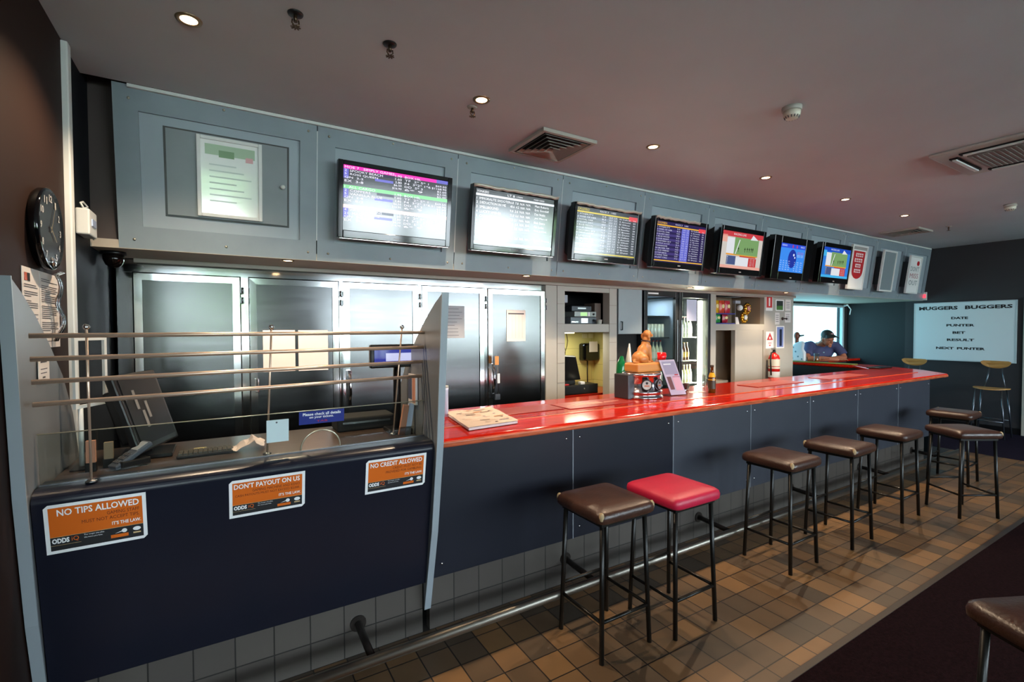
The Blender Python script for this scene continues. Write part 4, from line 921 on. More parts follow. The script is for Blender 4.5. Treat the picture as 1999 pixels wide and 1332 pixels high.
# ================================================================ cool room behind the counter
t = thing('walk_in_cooler', 'long stainless steel cool room front with five steel doors', 'cool room', (1.0, 4.0, 0))
w = MB().box(-.60, 3.94, 2.03, 2.725, 3.99, 2.112).box(-.60, 3.95, 0, -.515, 3.99, 2.03)
DX = [(-.514, .096, 1), (.141, .764, 1), (.788, 1.411, 0), (1.434, 2.045, 1), (2.072, 2.720, 0)]
for i in range(4): w.box(DX[i][1] - .01, 3.95, 0, DX[i + 1][0] + .01, 3.99, 2.03)
w.build('surround', mat('wavy_steel', 'd4d6d6', .10, metal=1.0, bump=.12, bscale=2.5), t)
MB().box(-.60, 3.99, 0, 2.725, 4.5, 2.11).build('cabinet', M_blackm, t)
M_door = mat('brushed_door_steel', '626364', .2, metal=1.0, stretch=(1, 1, 14), nscale=3, rvar=.04)
for i, (a, b, hl) in enumerate(DX):
    w = MB(); e = .052; z0, z1 = .10, 2.028
    for (p, q) in (((a, z0), (a + e, z0)),):
        o4 = [(a, z0), (b, z0), (b, z1), (a, z1)]; i4 = [(a + e, z0 + e), (b - e, z0 + e), (b - e, z1 - e), (a + e, z1 - e)]
        V = [(x, 3.905, z) for x, z in o4] + [(x, 3.895, z) for x, z in [(a + .008, z0 + .008), (b - .008, z0 + .008), (b - .008, z1 - .008), (a + .008, z1 - .008)]] + [(x, 3.8955, z) for x, z in i4] + [(x, 3.95, z) for x, z in o4]
        F = []
        for L0, L1 in ((12, 0), (0, 4), (4, 8)):
            for k in range(4): F.append((L0 + k, L0 + (k + 1) % 4, L1 + (k + 1) % 4, L1 + k))
        w.add(V, F)
    d = w.build('door', M_steel, t)
    MB().box(a + e, 3.905, z0 + e, b - e, 3.93, z1 - e).build('door_panel', M_door, d)
    if hl == 0:
        hx = a + .04
        MB().box(hx - .014, 3.862, 1.05, hx + .014, 3.90, 1.33).tube([(hx, 3.868, 1.30), (hx, 3.84, 1.27), (hx, 3.836, 1.14), (hx, 3.866, 1.10)], .012, 8).build('handle', M_chrome, d, bevel=.004)
    else:
        hx = a + .045
        MB().box(hx - .012, 3.868, 1.20, hx + .012, 3.90, 1.30).build('latch', M_chrome, d, bevel=.004)
    for z in (1.86, 1.93): MB().box(b - .004, 3.892, z - .02, b + .02, 3.93, z + .02).tube([(b + .008, 3.888, z - .022), (b + .008, 3.888, z + .022)], .006, 8).build('hinge', M_satin, d)
def note(x0, x1, z0, z1, label, lines=6, y=3.902, m=None, grid=False):
    w = MB().box(x0, y - .0015, z0, x1, y, z1); F = frame((x0, y - .002, z0), (1, 0, 0), (0, 0, 1)); W, H = x1 - x0, z1 - z0; random.seed(int(x0 * 997) & 1023)
    for k in range(lines):
        zz = H * (.9 - .82 * k / max(lines - 1, 1)); w.rect(F, W * .12, zz, W * random.uniform(.5, .9), zz + .003, 1, 0)
    if grid: 
        w.rect(F, W * .08, H * .86, W * .92, H * .90, 1, 0)
        for k in range(5): w.rect(F, W * (.1 + .18 * k), H * .1, W * (.1 + .18 * k) + .001, H * .85, 1, 0)
    o = w.build('taped_note', [m or M_paper, M_ink], loc=((x0 + x1) / 2, y, z0)); tag(o, label, 'note'); return o
PP = mat('pink_white_paper', 'ddd0cc', .8)
note(.229, .443, 1.342, 1.647, 'left of two pale sheets on the second steel door', 0, m=PP)
note(.465, .676, 1.339, 1.646, 'right of two pale sheets on the second steel door', 0, m=PP)
note(1.64, 1.84, 1.571, 1.857, 'typed notice on the fourth steel door beside the divider', 9, m=mat('grey_paper', 'b4b4b8', .8))
note(2.279, 2.49, 1.533, 1.831, 'ruled list on the fifth steel door', 0, m=PP, grid=True)
t = thing('key_bunch', 'keys with orange and white tags hanging from the fifth steel door handle', 'keys', (2.115, 3.85, 1.3))
MB().tube([(2.10, 3.835, 1.335), (2.10, 3.83, 1.40), (2.13, 3.83, 1.41), (2.14, 3.83, 1.38)], .003, 6).build('ring', M_steeldk, t)
MB().box(2.11, 3.826, 1.32, 2.15, 3.83, 1.40).build('tag', mat('orange_tag', 'c08040', .5), t)
MB().box(2.135, 3.826, 1.15, 2.16, 3.829, 1.24).build('tag', M_whitep, t)
MB().tube([(2.14, 3.828, 1.32), (2.145, 3.828, 1.05)], .003, 6).box(2.11, 3.82, 1.0, 2.16, 3.835, 1.05).build('key', M_steeldk, t)

# ================================================================ niches beside the cool room
def boxy(name, label, cat, x0, y0, z0, x1, y1, z1, m, bevel=.005, group=None):
    t = thing(name, label, cat, ((x0 + x1) / 2, (y0 + y1) / 2, z0), group=group)
    MB().box(x0, y0, z0, x1, y1, z1).build('case', m, t, bevel=bevel); return t
M_av = mat('av_grey', '5b6066', .35, metal=.4)
t = boxy('amplifier', 'lowest silver amplifier in the dark upper niche', 'amplifier', 3.12, 4.0, 1.702, 3.47, 4.3, 1.775, M_av)
MB().box(3.26, 3.997, 1.712, 3.35, 4.0, 1.762).build('display', emat('white_lcd', 'e0e8f0', 1.0), t); MB().lathe([(.014, 0), (.012, .012)], (3.43, 4.0, 1.74), (0, -1, 0), 16).build('knob', M_black, t)
MB().box(3.13, 3.997, 1.715, 3.22, 4.0, 1.73).build('buttons', M_steel, t)
t = boxy('tuner', 'middle silver tuner with lit green display in the upper niche', 'amplifier', 3.17, 4.0, 1.777, 3.47, 4.3, 1.835, mat('av_light', '8d9290', .35, metal=.4))
MB().box(3.25, 3.997, 1.787, 3.34, 4.0, 1.825).build('display', emat('green_lcd', 'a8d890', .8), t); MB().lathe([(.012, 0), (.010, .012)], (3.43, 4.0, 1.806), (0, -1, 0), 16).build('knob', M_black, t)
MB().box(3.355, 3.997, 1.785, 3.375, 4.0, 1.828).build('buttons', M_whitep, t)
t = boxy('disc_player', 'dark disc player on top of the stack in the upper niche', 'amplifier', 3.15, 4.02, 1.837, 3.42, 4.3, 1.895, mat('av_dark', '33363c', .3, metal=.4))
MB().box(3.23, 4.017, 1.862, 3.34, 4.02, 1.876).build('display', emat('pale_lcd', 'c8dce0', .7), t)
boxy('speaker_box', 'brown upright box at the right of the dark upper niche', 'box', 3.45 + .10, 4.02, 1.702, 3.64, 4.2, 1.93, mat('brown_box', '5a4c44', .6)).location.x -= .085
boxy('power_supply', 'pale grey box on the left side of the upper niche', 'box', 2.963, 3.96, 1.92, 3.05, 4.1, 2.0, mat('pale_grey_plastic', 'a0a8b4', .5))
w = MB()
for k in range(5): w.tube([(3.02 + .02 * k + .02 * sin(3 * s_ + k), 4.15 + .01 * k, 2.08 - .06 * s_) for s_ in range(7)], .004, 5)
o = w.build('cables', M_black, loc=(3.05, 4.15, 1.75)); tag(o, 'tangle of black cables hanging in the upper niche', 'cable', kind='stuff')
o = MB().lathe([(.025, 0), (.03, .045), (.028, .045), (.02, .005)], (3.47, 3.95, 1.702), n=20, caps=False).build('paper_cup', M_cream, loc=(3.47, 3.95, 1.702)); tag(o, 'small cream cup on the edge of the upper niche', 'cup')
# lower niche: till and drawer
MB_ = MB().box(2.963, 4.102, .88, 4.035, 4.698, .925); t = thing('niche_worktop', 'dark red worktop inside the yellow niche', 'worktop', (3.26, 4.3, .88)); MB_.build('slab', M_red2, t, bevel=.004); MB().box(2.963, 4.102, 0, 4.035, 4.6, .88).build('cupboard', M_blackm, t)
t = thing('cash_drawer', 'black cash drawer with keyhole under the till', 'cash drawer', (3.25, 4.25, .925))
MB().box(3.06, 4.12, .926, 3.60, 4.42, 1.03).build('case', M_black, t, bevel=.004); MB().box(3.07, 4.116, .936, 3.59, 4.12, 1.02).build('drawer_front', mat('drawer_black', '141416', .45), t, bevel=.002)
MB().lathe([(.010, 0), (.008, .003)], (3.40, 4.116, .985), (0, -1, 0), 14).build('lock', M_steel, t)
t = thing('till', 'black touch screen till seen from behind in the yellow niche', 'till', (3.15, 4.25, 1.03))
TM = Matrix.Translation((3.03, 4.24, 1.07)) @ Matrix.Rotation(radians(16), 4, 'X')
w = MB().prism([TM @ Vector(p) for p in ((0, 0, 0), (.42, 0, .0), (.29, 0, .28), (0, 0, .30))], TM.to_3x3() @ Vector((0, .05, 0))); w.build('screen_casing', M_black, t, bevel=.006)
MB().box(3.08, 4.2, 1.031, 3.34, 4.38, 1.075).build('base', M_black, t, bevel=.004)
w = MB().disc(frame(TM @ Vector((.14, -.002, .16)), (1, 0, 0), TM.to_3x3() @ Vector((0, 0, 1))), 0, 0, .018, ry=.012); w.build('emblem', M_whitep, t)
boxy('docket_rolls', 'red and white docket papers on the cash drawer', 'paper', 3.10, 4.125, 1.031, 3.20, 4.17, 1.045, M_redp); boxy('docket_roll', 'white docket roll beside the till', 'paper roll', 3.36, 4.13, 1.031, 3.42, 4.18, 1.06, M_whitep)
t = thing('wall_dispenser', 'black wall dispenser holding a paper pad on the yellow wall', 'dispenser', (3.92, 4.69, 1.26))
MB().box(3.78, 4.58, 1.25, 4.04, 4.70, 1.47).build('casing', M_gloss, t, bevel=.03); MB().box(3.86, 4.572, 1.36, 3.99, 4.58, 1.49).build('pad', M_paper, t)
MB().tube([(3.9, 4.66, 1.26), (3.88, 4.64, 1.1), (3.9, 4.66, .98)], .008, 6).build('cable', M_black, t)
t = thing('wall_switch', 'double power switch high on the yellow niche wall', 'switch', (3.93, 4.695, 1.52)); MB().box(3.84, 4.69, 1.53, 3.92, 4.70, 1.59).box(3.94, 4.69, 1.53, 4.02, 4.70, 1.59).build('plates', mat('ivory_plastic', 'ddd3a0', .4), t, bevel=.003)
w = MB()
for k in range(4): w.tube([(3.47 + .06 * k * .6 + .03 * sin(s_ * .9 + k * 2) , 4.685, 1.62 - .06 * s_) for s_ in range(8 if k < 2 else 6)], .0035, 6)
w.box(3.50, 4.69, 1.2, 3.53, 4.70, 1.62)
o = w.build('wall_cables', mat('cable_olive', '4a4428', .6), loc=(3.5, 4.69, 1.2)); tag(o, 'thin cables looping down the yellow wall above the till', 'cable', kind='stuff')
spl = bpy.data.lights.new('niche_lamp', 'AREA'); spl.energy = 4; spl.size = .3; spl.color = (1, .95, .72); so = bpy.data.objects.new('niche_lamp', spl); COL.objects.link(so); so.location = (3.45, 4.25, 1.60)
t = thing('strip_lamp', 'strip lamp under the shelf lighting the yellow niche', 'lamp', (3.45, 4.3, 1.60)); MB().box(3.2, 4.42, 1.595, 3.5, 4.46, 1.612).build('tube', emat('warm_tube', 'fff0c0', 3), t)

# grey wall cupboard
t = thing('wall_cupboard', 'pale grey wall cupboard with dark bar handle', 'cupboard', (3.865, 3.95, 1.585))
MB().box(3.678, 3.90, 1.585, 4.052, 3.998, 2.10).build('body', mat('dark_cupboard', '1c1e22', .5), t)
d = MB().box(3.69, 3.885, 1.59, 4.045, 3.90, 2.088).build('door', mat('pale_door_laminate', '97a3a8', .35, noise=.03), t, bevel=.002)
MB().tube([(3.725, 3.885, 1.725), (3.725, 3.862, 1.725), (3.725, 3.862, 1.635), (3.725, 3.885, 1.635)], .007, 8).build('handle', mat('dark_handle', '3a4648', .35, metal=.6), d)
t = thing('back_bench', 'dark bench behind the beer fount', 'bench', (3.87, 3.8, 0)); MB().box(3.672, 3.55, 0, 4.07, 3.99, .93).build('body', M_blackm, t)
t = thing('straw_tub', 'green bottle, straws and napkin bits standing beside the block pier', 'straw holder', (3.25, 3.45, .93))
MB().tube([(3.30, 3.46, .99), (3.32, 3.46, 1.30), (3.33, 3.46, 1.38)], [.045, .045, .015], 14).build('green_bottle', mat('green_glass', '0c6a3a', .1), t)
w = MB().tube([(3.40, 3.46, 1.1), (3.42, 3.46, 1.46)], [.05, .008], 12); w.build('paper_cone', M_cream, t)
w = MB().tube([(3.46, 3.50, 1.1), (3.47, 3.50, 1.50)], [.05, .006], 12); w.build('paper_cone', M_white, t)
random.seed(4); w = MB()
for k in range(14): w.ball((3.28 + random.uniform(0, .2), 3.42 + random.uniform(-.03, .03), 1.02 + random.uniform(0, .16)), .022, random.choice((0, 1, 2)), 5)
w.build('wrapped_snacks', [mat('brown_wrap', '6a3020', .4), mat('dark_wrap', '2a2430', .4), mat('tan_wrap', 'a08468', .4)], t)
MB().box(3.14, 3.36, .0, 3.50, 3.54, .99).build('stand', M_blackm, t)

# ================================================================ drinks fridge
t = thing('drinks_fridge', 'tall black two door glass drinks fridge with bottles', 'fridge', (4.67, 4.2, 0))
w = MB().box(4.083, 3.93, 0, 4.13, 4.5, 2.096).box(5.21, 3.93, 0, 5.256, 4.5, 2.096).box(4.13, 3.93, 2.03, 5.21, 4.5, 2.096).box(4.13, 3.93, 0, 5.21, 4.5, .25).box(4.13, 4.44, .25, 5.21, 4.5, 2.03).box(4.645, 3.93, .25, 4.685, 4.44, 2.03)
w.build('cabinet', mat('fridge_black', '1b1d20', .3), t)
MB().box(4.13, 4.43, .25, 4.645, 4.439, 2.03).box(4.685, 4.43, .25, 5.21, 4.439, 2.03).build('liner', mat('fridge_liner', '8f9896', .4), t)
for i, (a, b) in enumerate(((4.085, 4.655), (4.675, 5.255))):
    w = MB()
    for q in ((a, .25, a + .05, 2.085), (b - .05, .25, b, 2.085), (a + .05, 2.02, b - .05, 2.085), (a + .05, .25, b - .05, .31)): w.box(q[0], 3.885, q[1], q[2], 3.925, q[3])
    d = w.build('door', mat('fridge_frame', '26292c', .28), t, bevel=.003)
    MB().box(a + .05, 3.90, .31, b - .05, 3.906, 2.02).build('glass', pane_mat('fridge_glass', 'e4ecec', 1.3), d)
    hx = b - .025 if i == 0 else a + .025
    MB().box(hx - .01, 3.868, 1.25, hx + .01, 3.885, 1.75).build('handle', M_satin, d, bevel=.003)
MB().rect(frame((4.14, 3.8835, 2.045), (1, 0, 0), (0, 0, 1)), 0, 0, .17, .018, 0, .0).build('maker_badge', M_whitep, t)
o = MB().box(4.80, 3.882, 1.74, 4.98, 3.8838, 2.0).build('menu_sheet', mat('lilac_paper', 'c8cce4', .7), t); tag(o, 'pale sheet taped to the right glass door')
MB().box(5.15, 3.96, .32, 5.195, 4.00, 2.0).build('light_tube', emat('fridge_tube', 'fff6d8', 14), t)
al = bpy.data.lights.new('fridge_area_light', 'AREA'); al.shape = 'RECTANGLE'; al.size = .05; al.size_y = 1.6; al.energy = 45; al.color = (1, .96, .82); ao = bpy.data.objects.new('fridge_area_light', al); COL.objects.link(ao); ao.location = (5.135, 4.0, 1.2); ao.rotation_euler = (radians(90), 0, radians(60))
al_fill = bpy.data.lights.new('fridge_area_light', 'AREA'); al_fill.size = .3; al_fill.energy = 4; al_fill.color = (.85, .93, 1); ao_fill = bpy.data.objects.new('fridge_area_light', al_fill); COL.objects.link(ao_fill); ao_fill.location = (4.38, 4.15, 2.0)  # added fill light to brighten the left compartment; no tube here
MB().box(4.632, 3.95, .26, 4.6445, 4.43, 2.02).build('inner_side', mat('pale_blue_liner', '9aa8b8', .35), t)
SHZ = [.62, .95, 1.235, 1.53, 1.79]
for z in SHZ:
    for (a, b) in ((4.14, 4.64), (4.69, 5.13)):
        MB().box(a, 4.0, z, b - (.012 if a < 4.5 else 0), 4.42, z + .012).build('shelf', M_cream if a > 4.5 else M_steeldk, t)
def bottle_mb(h, r, mi=0):
    return [(r * .9, 0), (r, .005), (r, h * .55), (r * .8, h * .66), (r * .38, h * .80), (r * .36, h * .97), (r * .42, h * .97), (r * .42, h)]
BC = {'amber': mat('amber_glass', '5a3410', .12), 'clear': mat('clear_bottle', 'c8ccb8', .1), 'green': mat('pale_green_glass', '7a8c60', .12), 'cream': mat('cream_drink', 'd8cfa4', .25), 'red': mat('red_drink', 'b8402c', .2)}
BPROTO = {}
def bottle(kind, x, y, z, h, r, label, group):
    k = (kind, h, r)
    if k not in BPROTO:
        t = thing('drink_bottle', label, 'bottle', (x, y, z), group=group)
        MB().lathe(bottle_mb(h, r), n=16).build('glass', BC[kind], t, world=False)
        MB().lathe([(r + .0008, h * .18), (r + .0008, h * .48)], n=16, caps=False).build('label', mat('bottle_label_' + kind, {'amber': 'c0a040', 'clear': 'e0dcd0', 'green': 'd8d4b0', 'cream': 'ece6cc', 'red': 'f0e0c0'}[kind], .5), t, world=False)
        MB().lathe([(r * .46, h * .975), (r * .46, h + .006), (.0001, h + .008)], n=12).build('cap', mat('cap_' + kind, {'amber': 'a08030', 'clear': 'c03030', 'green': 'd0c890', 'cream': 'e8e0c8', 'red': 'e04030'}[kind], .4), t, world=False)
        BPROTO[k] = t; return t
    t = copy_tree(BPROTO[k]); t.location = (x, y, z); t['label'] = label; t['group'] = group; return t
names = {0: 'bottom', 1: 'lower', 2: 'middle', 3: 'upper', 4: 'top'}
for si, kind, h, n in ((0, 'cream', .22, 6), (1, 'cream', .22, 6), (2, 'amber', .22, 5), (3, 'clear', .245, 6), (4, 'cream', .20, 2)):
    for j in range(n):
        bottle(kind, 4.80 + j * .056, 4.06, SHZ[si] + .012, h, .025, 'bottle in the row on the %s shelf behind the right fridge door' % names[si], 'bottles on the %s shelf, right side of the fridge' % names[si])
for si, kind, h, n in ((1, 'clear', .23, 6), (2, 'clear', .25, 6), (2, 'red', .20, 0)):
    for j in range(n): bottle(kind, 4.24 + j * .062, 4.07, SHZ[si] + .012, h, .029, 'bottle in the row on the %s shelf behind the left fridge door' % names[si], 'bottles on the %s shelf, left side of the fridge' % names[si])
CP = None
for j in range(7):
    lab = 'pale can in the row behind the left fridge door above the dog figurine'; x = 4.19 + j * .06
    if CP is None:
        CP = thing('drink_can', lab, 'can', (x, 4.05, SHZ[3] + .012), group='cans behind the left fridge door')
        MB().lathe([(.022, 0), (.028, .008), (.028, .15), (.022, .162)], n=16).build('body', mat('can_silver', 'dfe4e0', .25, metal=.3), CP, world=False)
    else:
        q = copy_tree(CP); q.location.x = x

# ================================================================ shelf of snacks
def packet(x, y, z, w_, h, c, label, tilt=0):
    t = thing('snack_packet', label, 'snack packet', (x, y, z), tilt)
    mb = MB(); N = 6; V = []
    for s_ in (-1, 1):
        for j in range(N + 1):
            for i in range(N + 1):
                u, v = i / N * 2 - 1, j / N * 2 - 1; b = (1 - u * u) ** .5 * (1 - v ** 4) * .022
                V.append((u * w_ / 2, s_ * b, (v + 1) / 2 * h))
    K = (N + 1) ** 2
    F = [(j * (N + 1) + i, j * (N + 1) + i + 1, (j + 1) * (N + 1) + i + 1, (j + 1) * (N + 1) + i) for j in range(N) for i in range(N)]
    mb.add(V, F + [tuple(K + q for q in f[::-1]) for f in F], 0, True)
    mb.build('bag', mat('foil_' + c, c, .3), t, world=False)
    mb = MB(); Mx = frame((0, -.0235, 0), (1, 0, 0), (0, 0, 1)); mb.disc(Mx, 0, h * .55, w_ * .25, 0, 0, ry=h * .16); mb.build('badge', mat('foil_badge', 'e8dca0', .4), t, world=False)
for x, c, q in ((5.47, '3868b8', 'blue'), (5.60, 'd8a020', 'yellow'), (5.72, 'c84830', 'orange'), (5.84, 'b83040', 'red')): packet(x, 4.06, 1.852, .11, .17, c, q + ' snack packet on the upper snack rack')
for x, c, q in ((5.48, 'd0b0a0', 'pinkish'), (5.63, '2a8a48', 'green'), (5.79, 'a82038', 'dark red')): packet(x, 4.06, 1.725, .12, .10 + .02, c, q + ' snack packet on the lower snack rack')
t = thing('snack_rack', 'two tier purple edged snack rack in the cream niche', 'rack', (5.65, 4.06, 1.705))
MB().box(5.40, 4.0, 1.706, 5.92, 4.15, 1.72).box(5.40, 4.0, 1.836, 5.92, 4.15, 1.85).build('tiers', mat('purple_edge', '40408c', .4), t); MB().box(5.40, 4.13, 1.706, 5.92, 4.15, 2.03).build('back_panel', M_blackm, t)
packet(5.44, 4.10, 1.70 + .20, .09, .15, 'e0b828', 'golden snack packet hung above the snack rack')
t = thing('price_card', 'folded white card standing beside the snack packets', 'card', (5.98, 4.0, 1.706)); MB().prism([(5.94, 4.0, 1.706), (6.02, 4.0, 1.706), (5.985, 4.0, 1.80), (5.93, 4.0, 1.80)], (0, .01, 0)).build('card', M_paper, t)
for x, z, q, m in ((6.27, 1.925, 'upper', 'rose'), (6.20, 1.80, 'lower', 'white')):
    t = thing('gold_clock', q + ' gold sunburst ornament in the cream niche', 'ornament', (x, 4.05, z - .08))
    w = MB(); Mx = frame((x, 4.05, z), (1, 0, 0), (0, 0, 1))
    for k in range(10):
        a = 2 * pi * k / 10; w.ball(Mx @ Vector((.062 * cos(a), .062 * sin(a), 0)), .021, n=6)
    w.lathe([(.06, .0), (.06, .02), (.04, .024)], (x, 4.055, z), (0, -1, 0), 24); w.build('burst', mat('gold', 'd8a840', .2, metal=1.0), t)
    MB().lathe([(.036, .02), (.034, .03), (.0001, .034)], (x, 4.05, z), (0, -1, 0), 20).build('face', M_whitep if m == 'white' else mat('rose_face', 'd09088', .4), t)
t = thing('desk_lamp_shade', 'small white globe hanging in the cream niche', 'ornament', (6.08, 4.05, 1.87)); MB().ball((6.10, 4.05, 1.93), .04, n=10).build('globe', M_whitep, t); MB().box(6.02, 4.06, 1.99, 6.13, 4.10, 2.03).tube([(6.03, 4.07, 2.0), (6.03, 4.07, 1.71)], .003, 6).build('holder', mat('pale_grey_plastic'), t)
o = MB().lathe([(.05, 0), (.052, .01), (.03, .02), (.004, .10), (.004, .14)], (5.60, 4.2, .95), n=20).build('upturned_glass', pane_mat('clear_acrylic'), loc=(5.6, 4.2, .95)); tag(o, 'upturned clear glass on the shelf in the brown opening', 'glass')
o = MB().box(5.372, 4.0, .90, 5.78, 4.38, .95).build('low_shelf', M_cream, loc=(5.58, 4.2, .90)); tag(o, 'low cream shelf in the brown opening', 'shelf')

# ================================================================ notices on the cream wall
def plate(name, x0, x1, z0, z1, label, cat, fn, mats, y=3.899):
    w = MB().box(x0, y - .002, z0, x1, y, z1); F = frame((x0, y - .0026, z0), (1, 0, 0), (0, 0, 1)); fn(w, F, x1 - x0, z1 - z0)
    return tag(w.build(name, mats, loc=((x0 + x1) / 2, y, z0)), label, cat)
PINK = mat('faded_red', 'c83a3a', .4)
def ext_sign(w, F, W, H): w.rect(F, W * .08, H * .2, W * .92, H * .92, 1, 0); w.rect(F, W * .4, H * .3, W * .6, H * .85, 0, .001)
plate('extinguisher_sign', 6.465, 6.629, 1.894, 2.105, 'tall red fire extinguisher location sign high on the cream wall', 'sign', ext_sign, [M_whitep, PINK])
def tri(w, F, W, H): w.poly(F, [(W * .1, H * .5), (W * .9, H * .5), (W * .5, H * .95)], 1, 0); w.disc(F, W * .5, H * .62, W * .1, 0, .001); w.rect(F, W * .3, H * .3, W * .7, H * .34, 1, .001); w.poly(F, [(W * .35, H * .22), (W * .5, H * .12), (W * .65, H * .22)], 1, .001)
plate('extinguisher_type_sign', 6.474, 6.66, 1.363, 1.60, 'small white sign with red triangle above the fire extinguisher', 'sign', tri, [M_whitep, PINK])
def land(w, F, W, H): w.rect(F, W * .1, H * .45, W * .9, H * .9, 1, 0); w.rect(F, W * .1, H * .08, W * .9, H * .45, 2, 0)
plate('landscape_photo', 6.702, 6.905, 1.895, 2.055, 'framed picture of dark sky over green grass on the cream wall', 'picture', land, [M_whitep, mat('dusk_print', '2c3432', .4), mat('grass_print', '4c7a3c', .4)])
def tall(w, F, W, H): w.rect(F, W * .1, H * .05, W * .9, H * .95, 1, 0); w.rect(F, W * .4, H * .1, W * .7, H * .85, 2, .001)
plate('tall_photo', 6.72, 6.925, 1.36, 1.68, 'tall blue picture with a dark figure on the cream wall', 'picture', tall, [M_whitep, mat('sky_print', '7c8cc0', .4), mat('figure_print', '1c2440', .4)])
def lines(w, F, W, H):
    for k in range(4): w.rect(F, W * .15, H * (.75 - k * .17), W * .8, H * (.79 - k * .17), 1, 0)
plate('pinned_note', 6.945, 7.085, 1.90, 2.06, 'upper white note near the corner of the cream wall', 'note', lines, [M_paper, M_ink])
plate('pinned_note', 6.935, 7.085, 1.73, 1.88, 'lower white note near the corner of the cream wall', 'note', lines, [M_paper, M_ink])
plate('pinned_note', 6.69, 6.80, 1.70, 1.87, 'narrow white note under the landscape picture', 'note', lines, [M_paper, M_ink])
t = thing('bottle_opener', 'dark bottle opener fixed to the cream wall', 'bottle opener', (6.9, 3.89, 1.77)); MB().ball((6.87, 3.888, 1.785), .022, n=8, sc=(1, .4, 1)).tube([(6.88, 3.89, 1.785), (6.96, 3.89, 1.785)], .009, 8).ball((6.97, 3.888, 1.785), .016, n=8, sc=(1, .4, 1)).build('body', mat('dark_brown_metal', '3a2420', .4), t)
# fire extinguisher
t = thing('fire_extinguisher', 'red fire extinguisher with white band on the cream wall', 'fire extinguisher', (6.51, 3.80, .90))
MB().lathe([(.055, 0), (.072, .015), (.072, .33), (.06, .37), (.03, .395), (.02, .41)], (6.51, 3.80, .90), n=28).build('cylinder', mat('extinguisher_red', 'c41c18', .25), t)
MB().lathe([(.0735, .19), (.0735, .215)], (6.51, 3.80, .90), n=28, caps=False).lathe([(.0735, .225), (.0735, .32)], (6.51, 3.80, .90), n=28, caps=False).build('label_band', mat('extinguisher_label', 'd8ccb8', .4), t)
MB().lathe([(.0728, .07), (.0728, .15)], (6.51, 3.80, .90), n=28, caps=False).build('white_band', M_whitep, t)
MB().lathe([(.02, .40), (.022, .43), (.014, .45)], (6.51, 3.80, .90), n=16).box(6.46, 3.79, 1.345, 6.53, 3.81, 1.355).box(6.45, 3.79, 1.365, 6.53, 3.81, 1.373).build('valve', M_black, t)
MB().tube([(6.49, 3.80, 1.325), (6.42, 3.79, 1.31), (6.41, 3.79, 1.2), (6.425, 3.79, 1.0)], .009, 8).build('hose', M_black, t)
MB().box(6.49, 3.87, 1.1, 6.53, 3.90, 1.2).build('wall_hook', M_steeldk, t)
# ================================================================ things on the bar
Z = 1.0892
# newspaper
random.seed(21); t = thing('newspaper', 'folded newspaper lying on the near end of the red bar top', 'newspaper', (1.35, 2.62, Z))
NW = frame((1.137, 2.365, Z), (.333, .031, 0), (.08, .50, 0)); Wd, Hd = .34, .50
def sheet(mb, off, amp, mi, grow=0.0, n=14, ph=0.0):
    V = [NW @ Vector((-grow + (Wd + 2 * grow) * i / n, -grow + (Hd + 2 * grow) * j / n, off + amp * (sin(i * .55 + ph) * .5 + .5) * (j / n) + amp * .35 * (sin(j * .9 + ph) * .5 + .5))) for j in range(n + 1) for i in range(n + 1)]
    mb.add(V, [(j * (n + 1) + i, j * (n + 1) + i + 1, (j + 1) * (n + 1) + i + 1, (j + 1) * (n + 1) + i) for j in range(n) for i in range(n)], mi, True)
w = MB().prism([NW @ Vector((a, b, 0)) for a, b in ((0, 0), (Wd, 0), (Wd, Hd), (0, Hd))], (0, 0, .016)); w.build('folded_pages', mat('page_edges', 'd8d0cc', .8), t, bevel=.007, seg=3)
w = MB(); sheet(w, .018, .008, 0, .003); w.m = [3] * len(w.m); random.seed(5)
def hz(u, v): i = u / Wd * 14; j = v / Hd * 14; return .0188 + .008 * (sin(i * .55) * .5 + .5) * (j / 14) + .008 * .35 * (sin(j * .9) * .5 + .5) + .0022
for k in range(70):
    u = .02 + .30 * random.random(); v = .03 + .44 * random.random(); a = random.choice((.02, .04, .07)); b = random.choice((.002, .004, .012))
    if u + a > Wd - .01: continue
    w.add([NW @ Vector((p, q, hz(p, q))) for p, q in ((u, v), (u + a, v), (u + a, v + b), (u, v + b))], [(0, 1, 2, 3)], random.choice((0, 0, 1, 2)))
w.build('front_page', [mat('news_ink', '5c4c48', .8), mat('news_orange', 'b87848', .8), mat('news_grey', '8c8088', .8), mat('newsprint', 'c8b4a4', .8)], t)
t = thing('serviette_tube', 'tall white paper tube standing on the bar beside the divider', 'tube', (1.20, 2.83, Z)); MB().lathe([(.016, 0), (.016, .17), (.018, .185)], (1.20, 2.83, Z), n=20).build('tube', mat('blue_white_tube', 'c0c4d8', .4), t); MB().lathe([(.0175, .185), (.0175, .20), (.0001, .202)], (1.20, 2.83, Z), n=20).build('cap', M_cream, t)
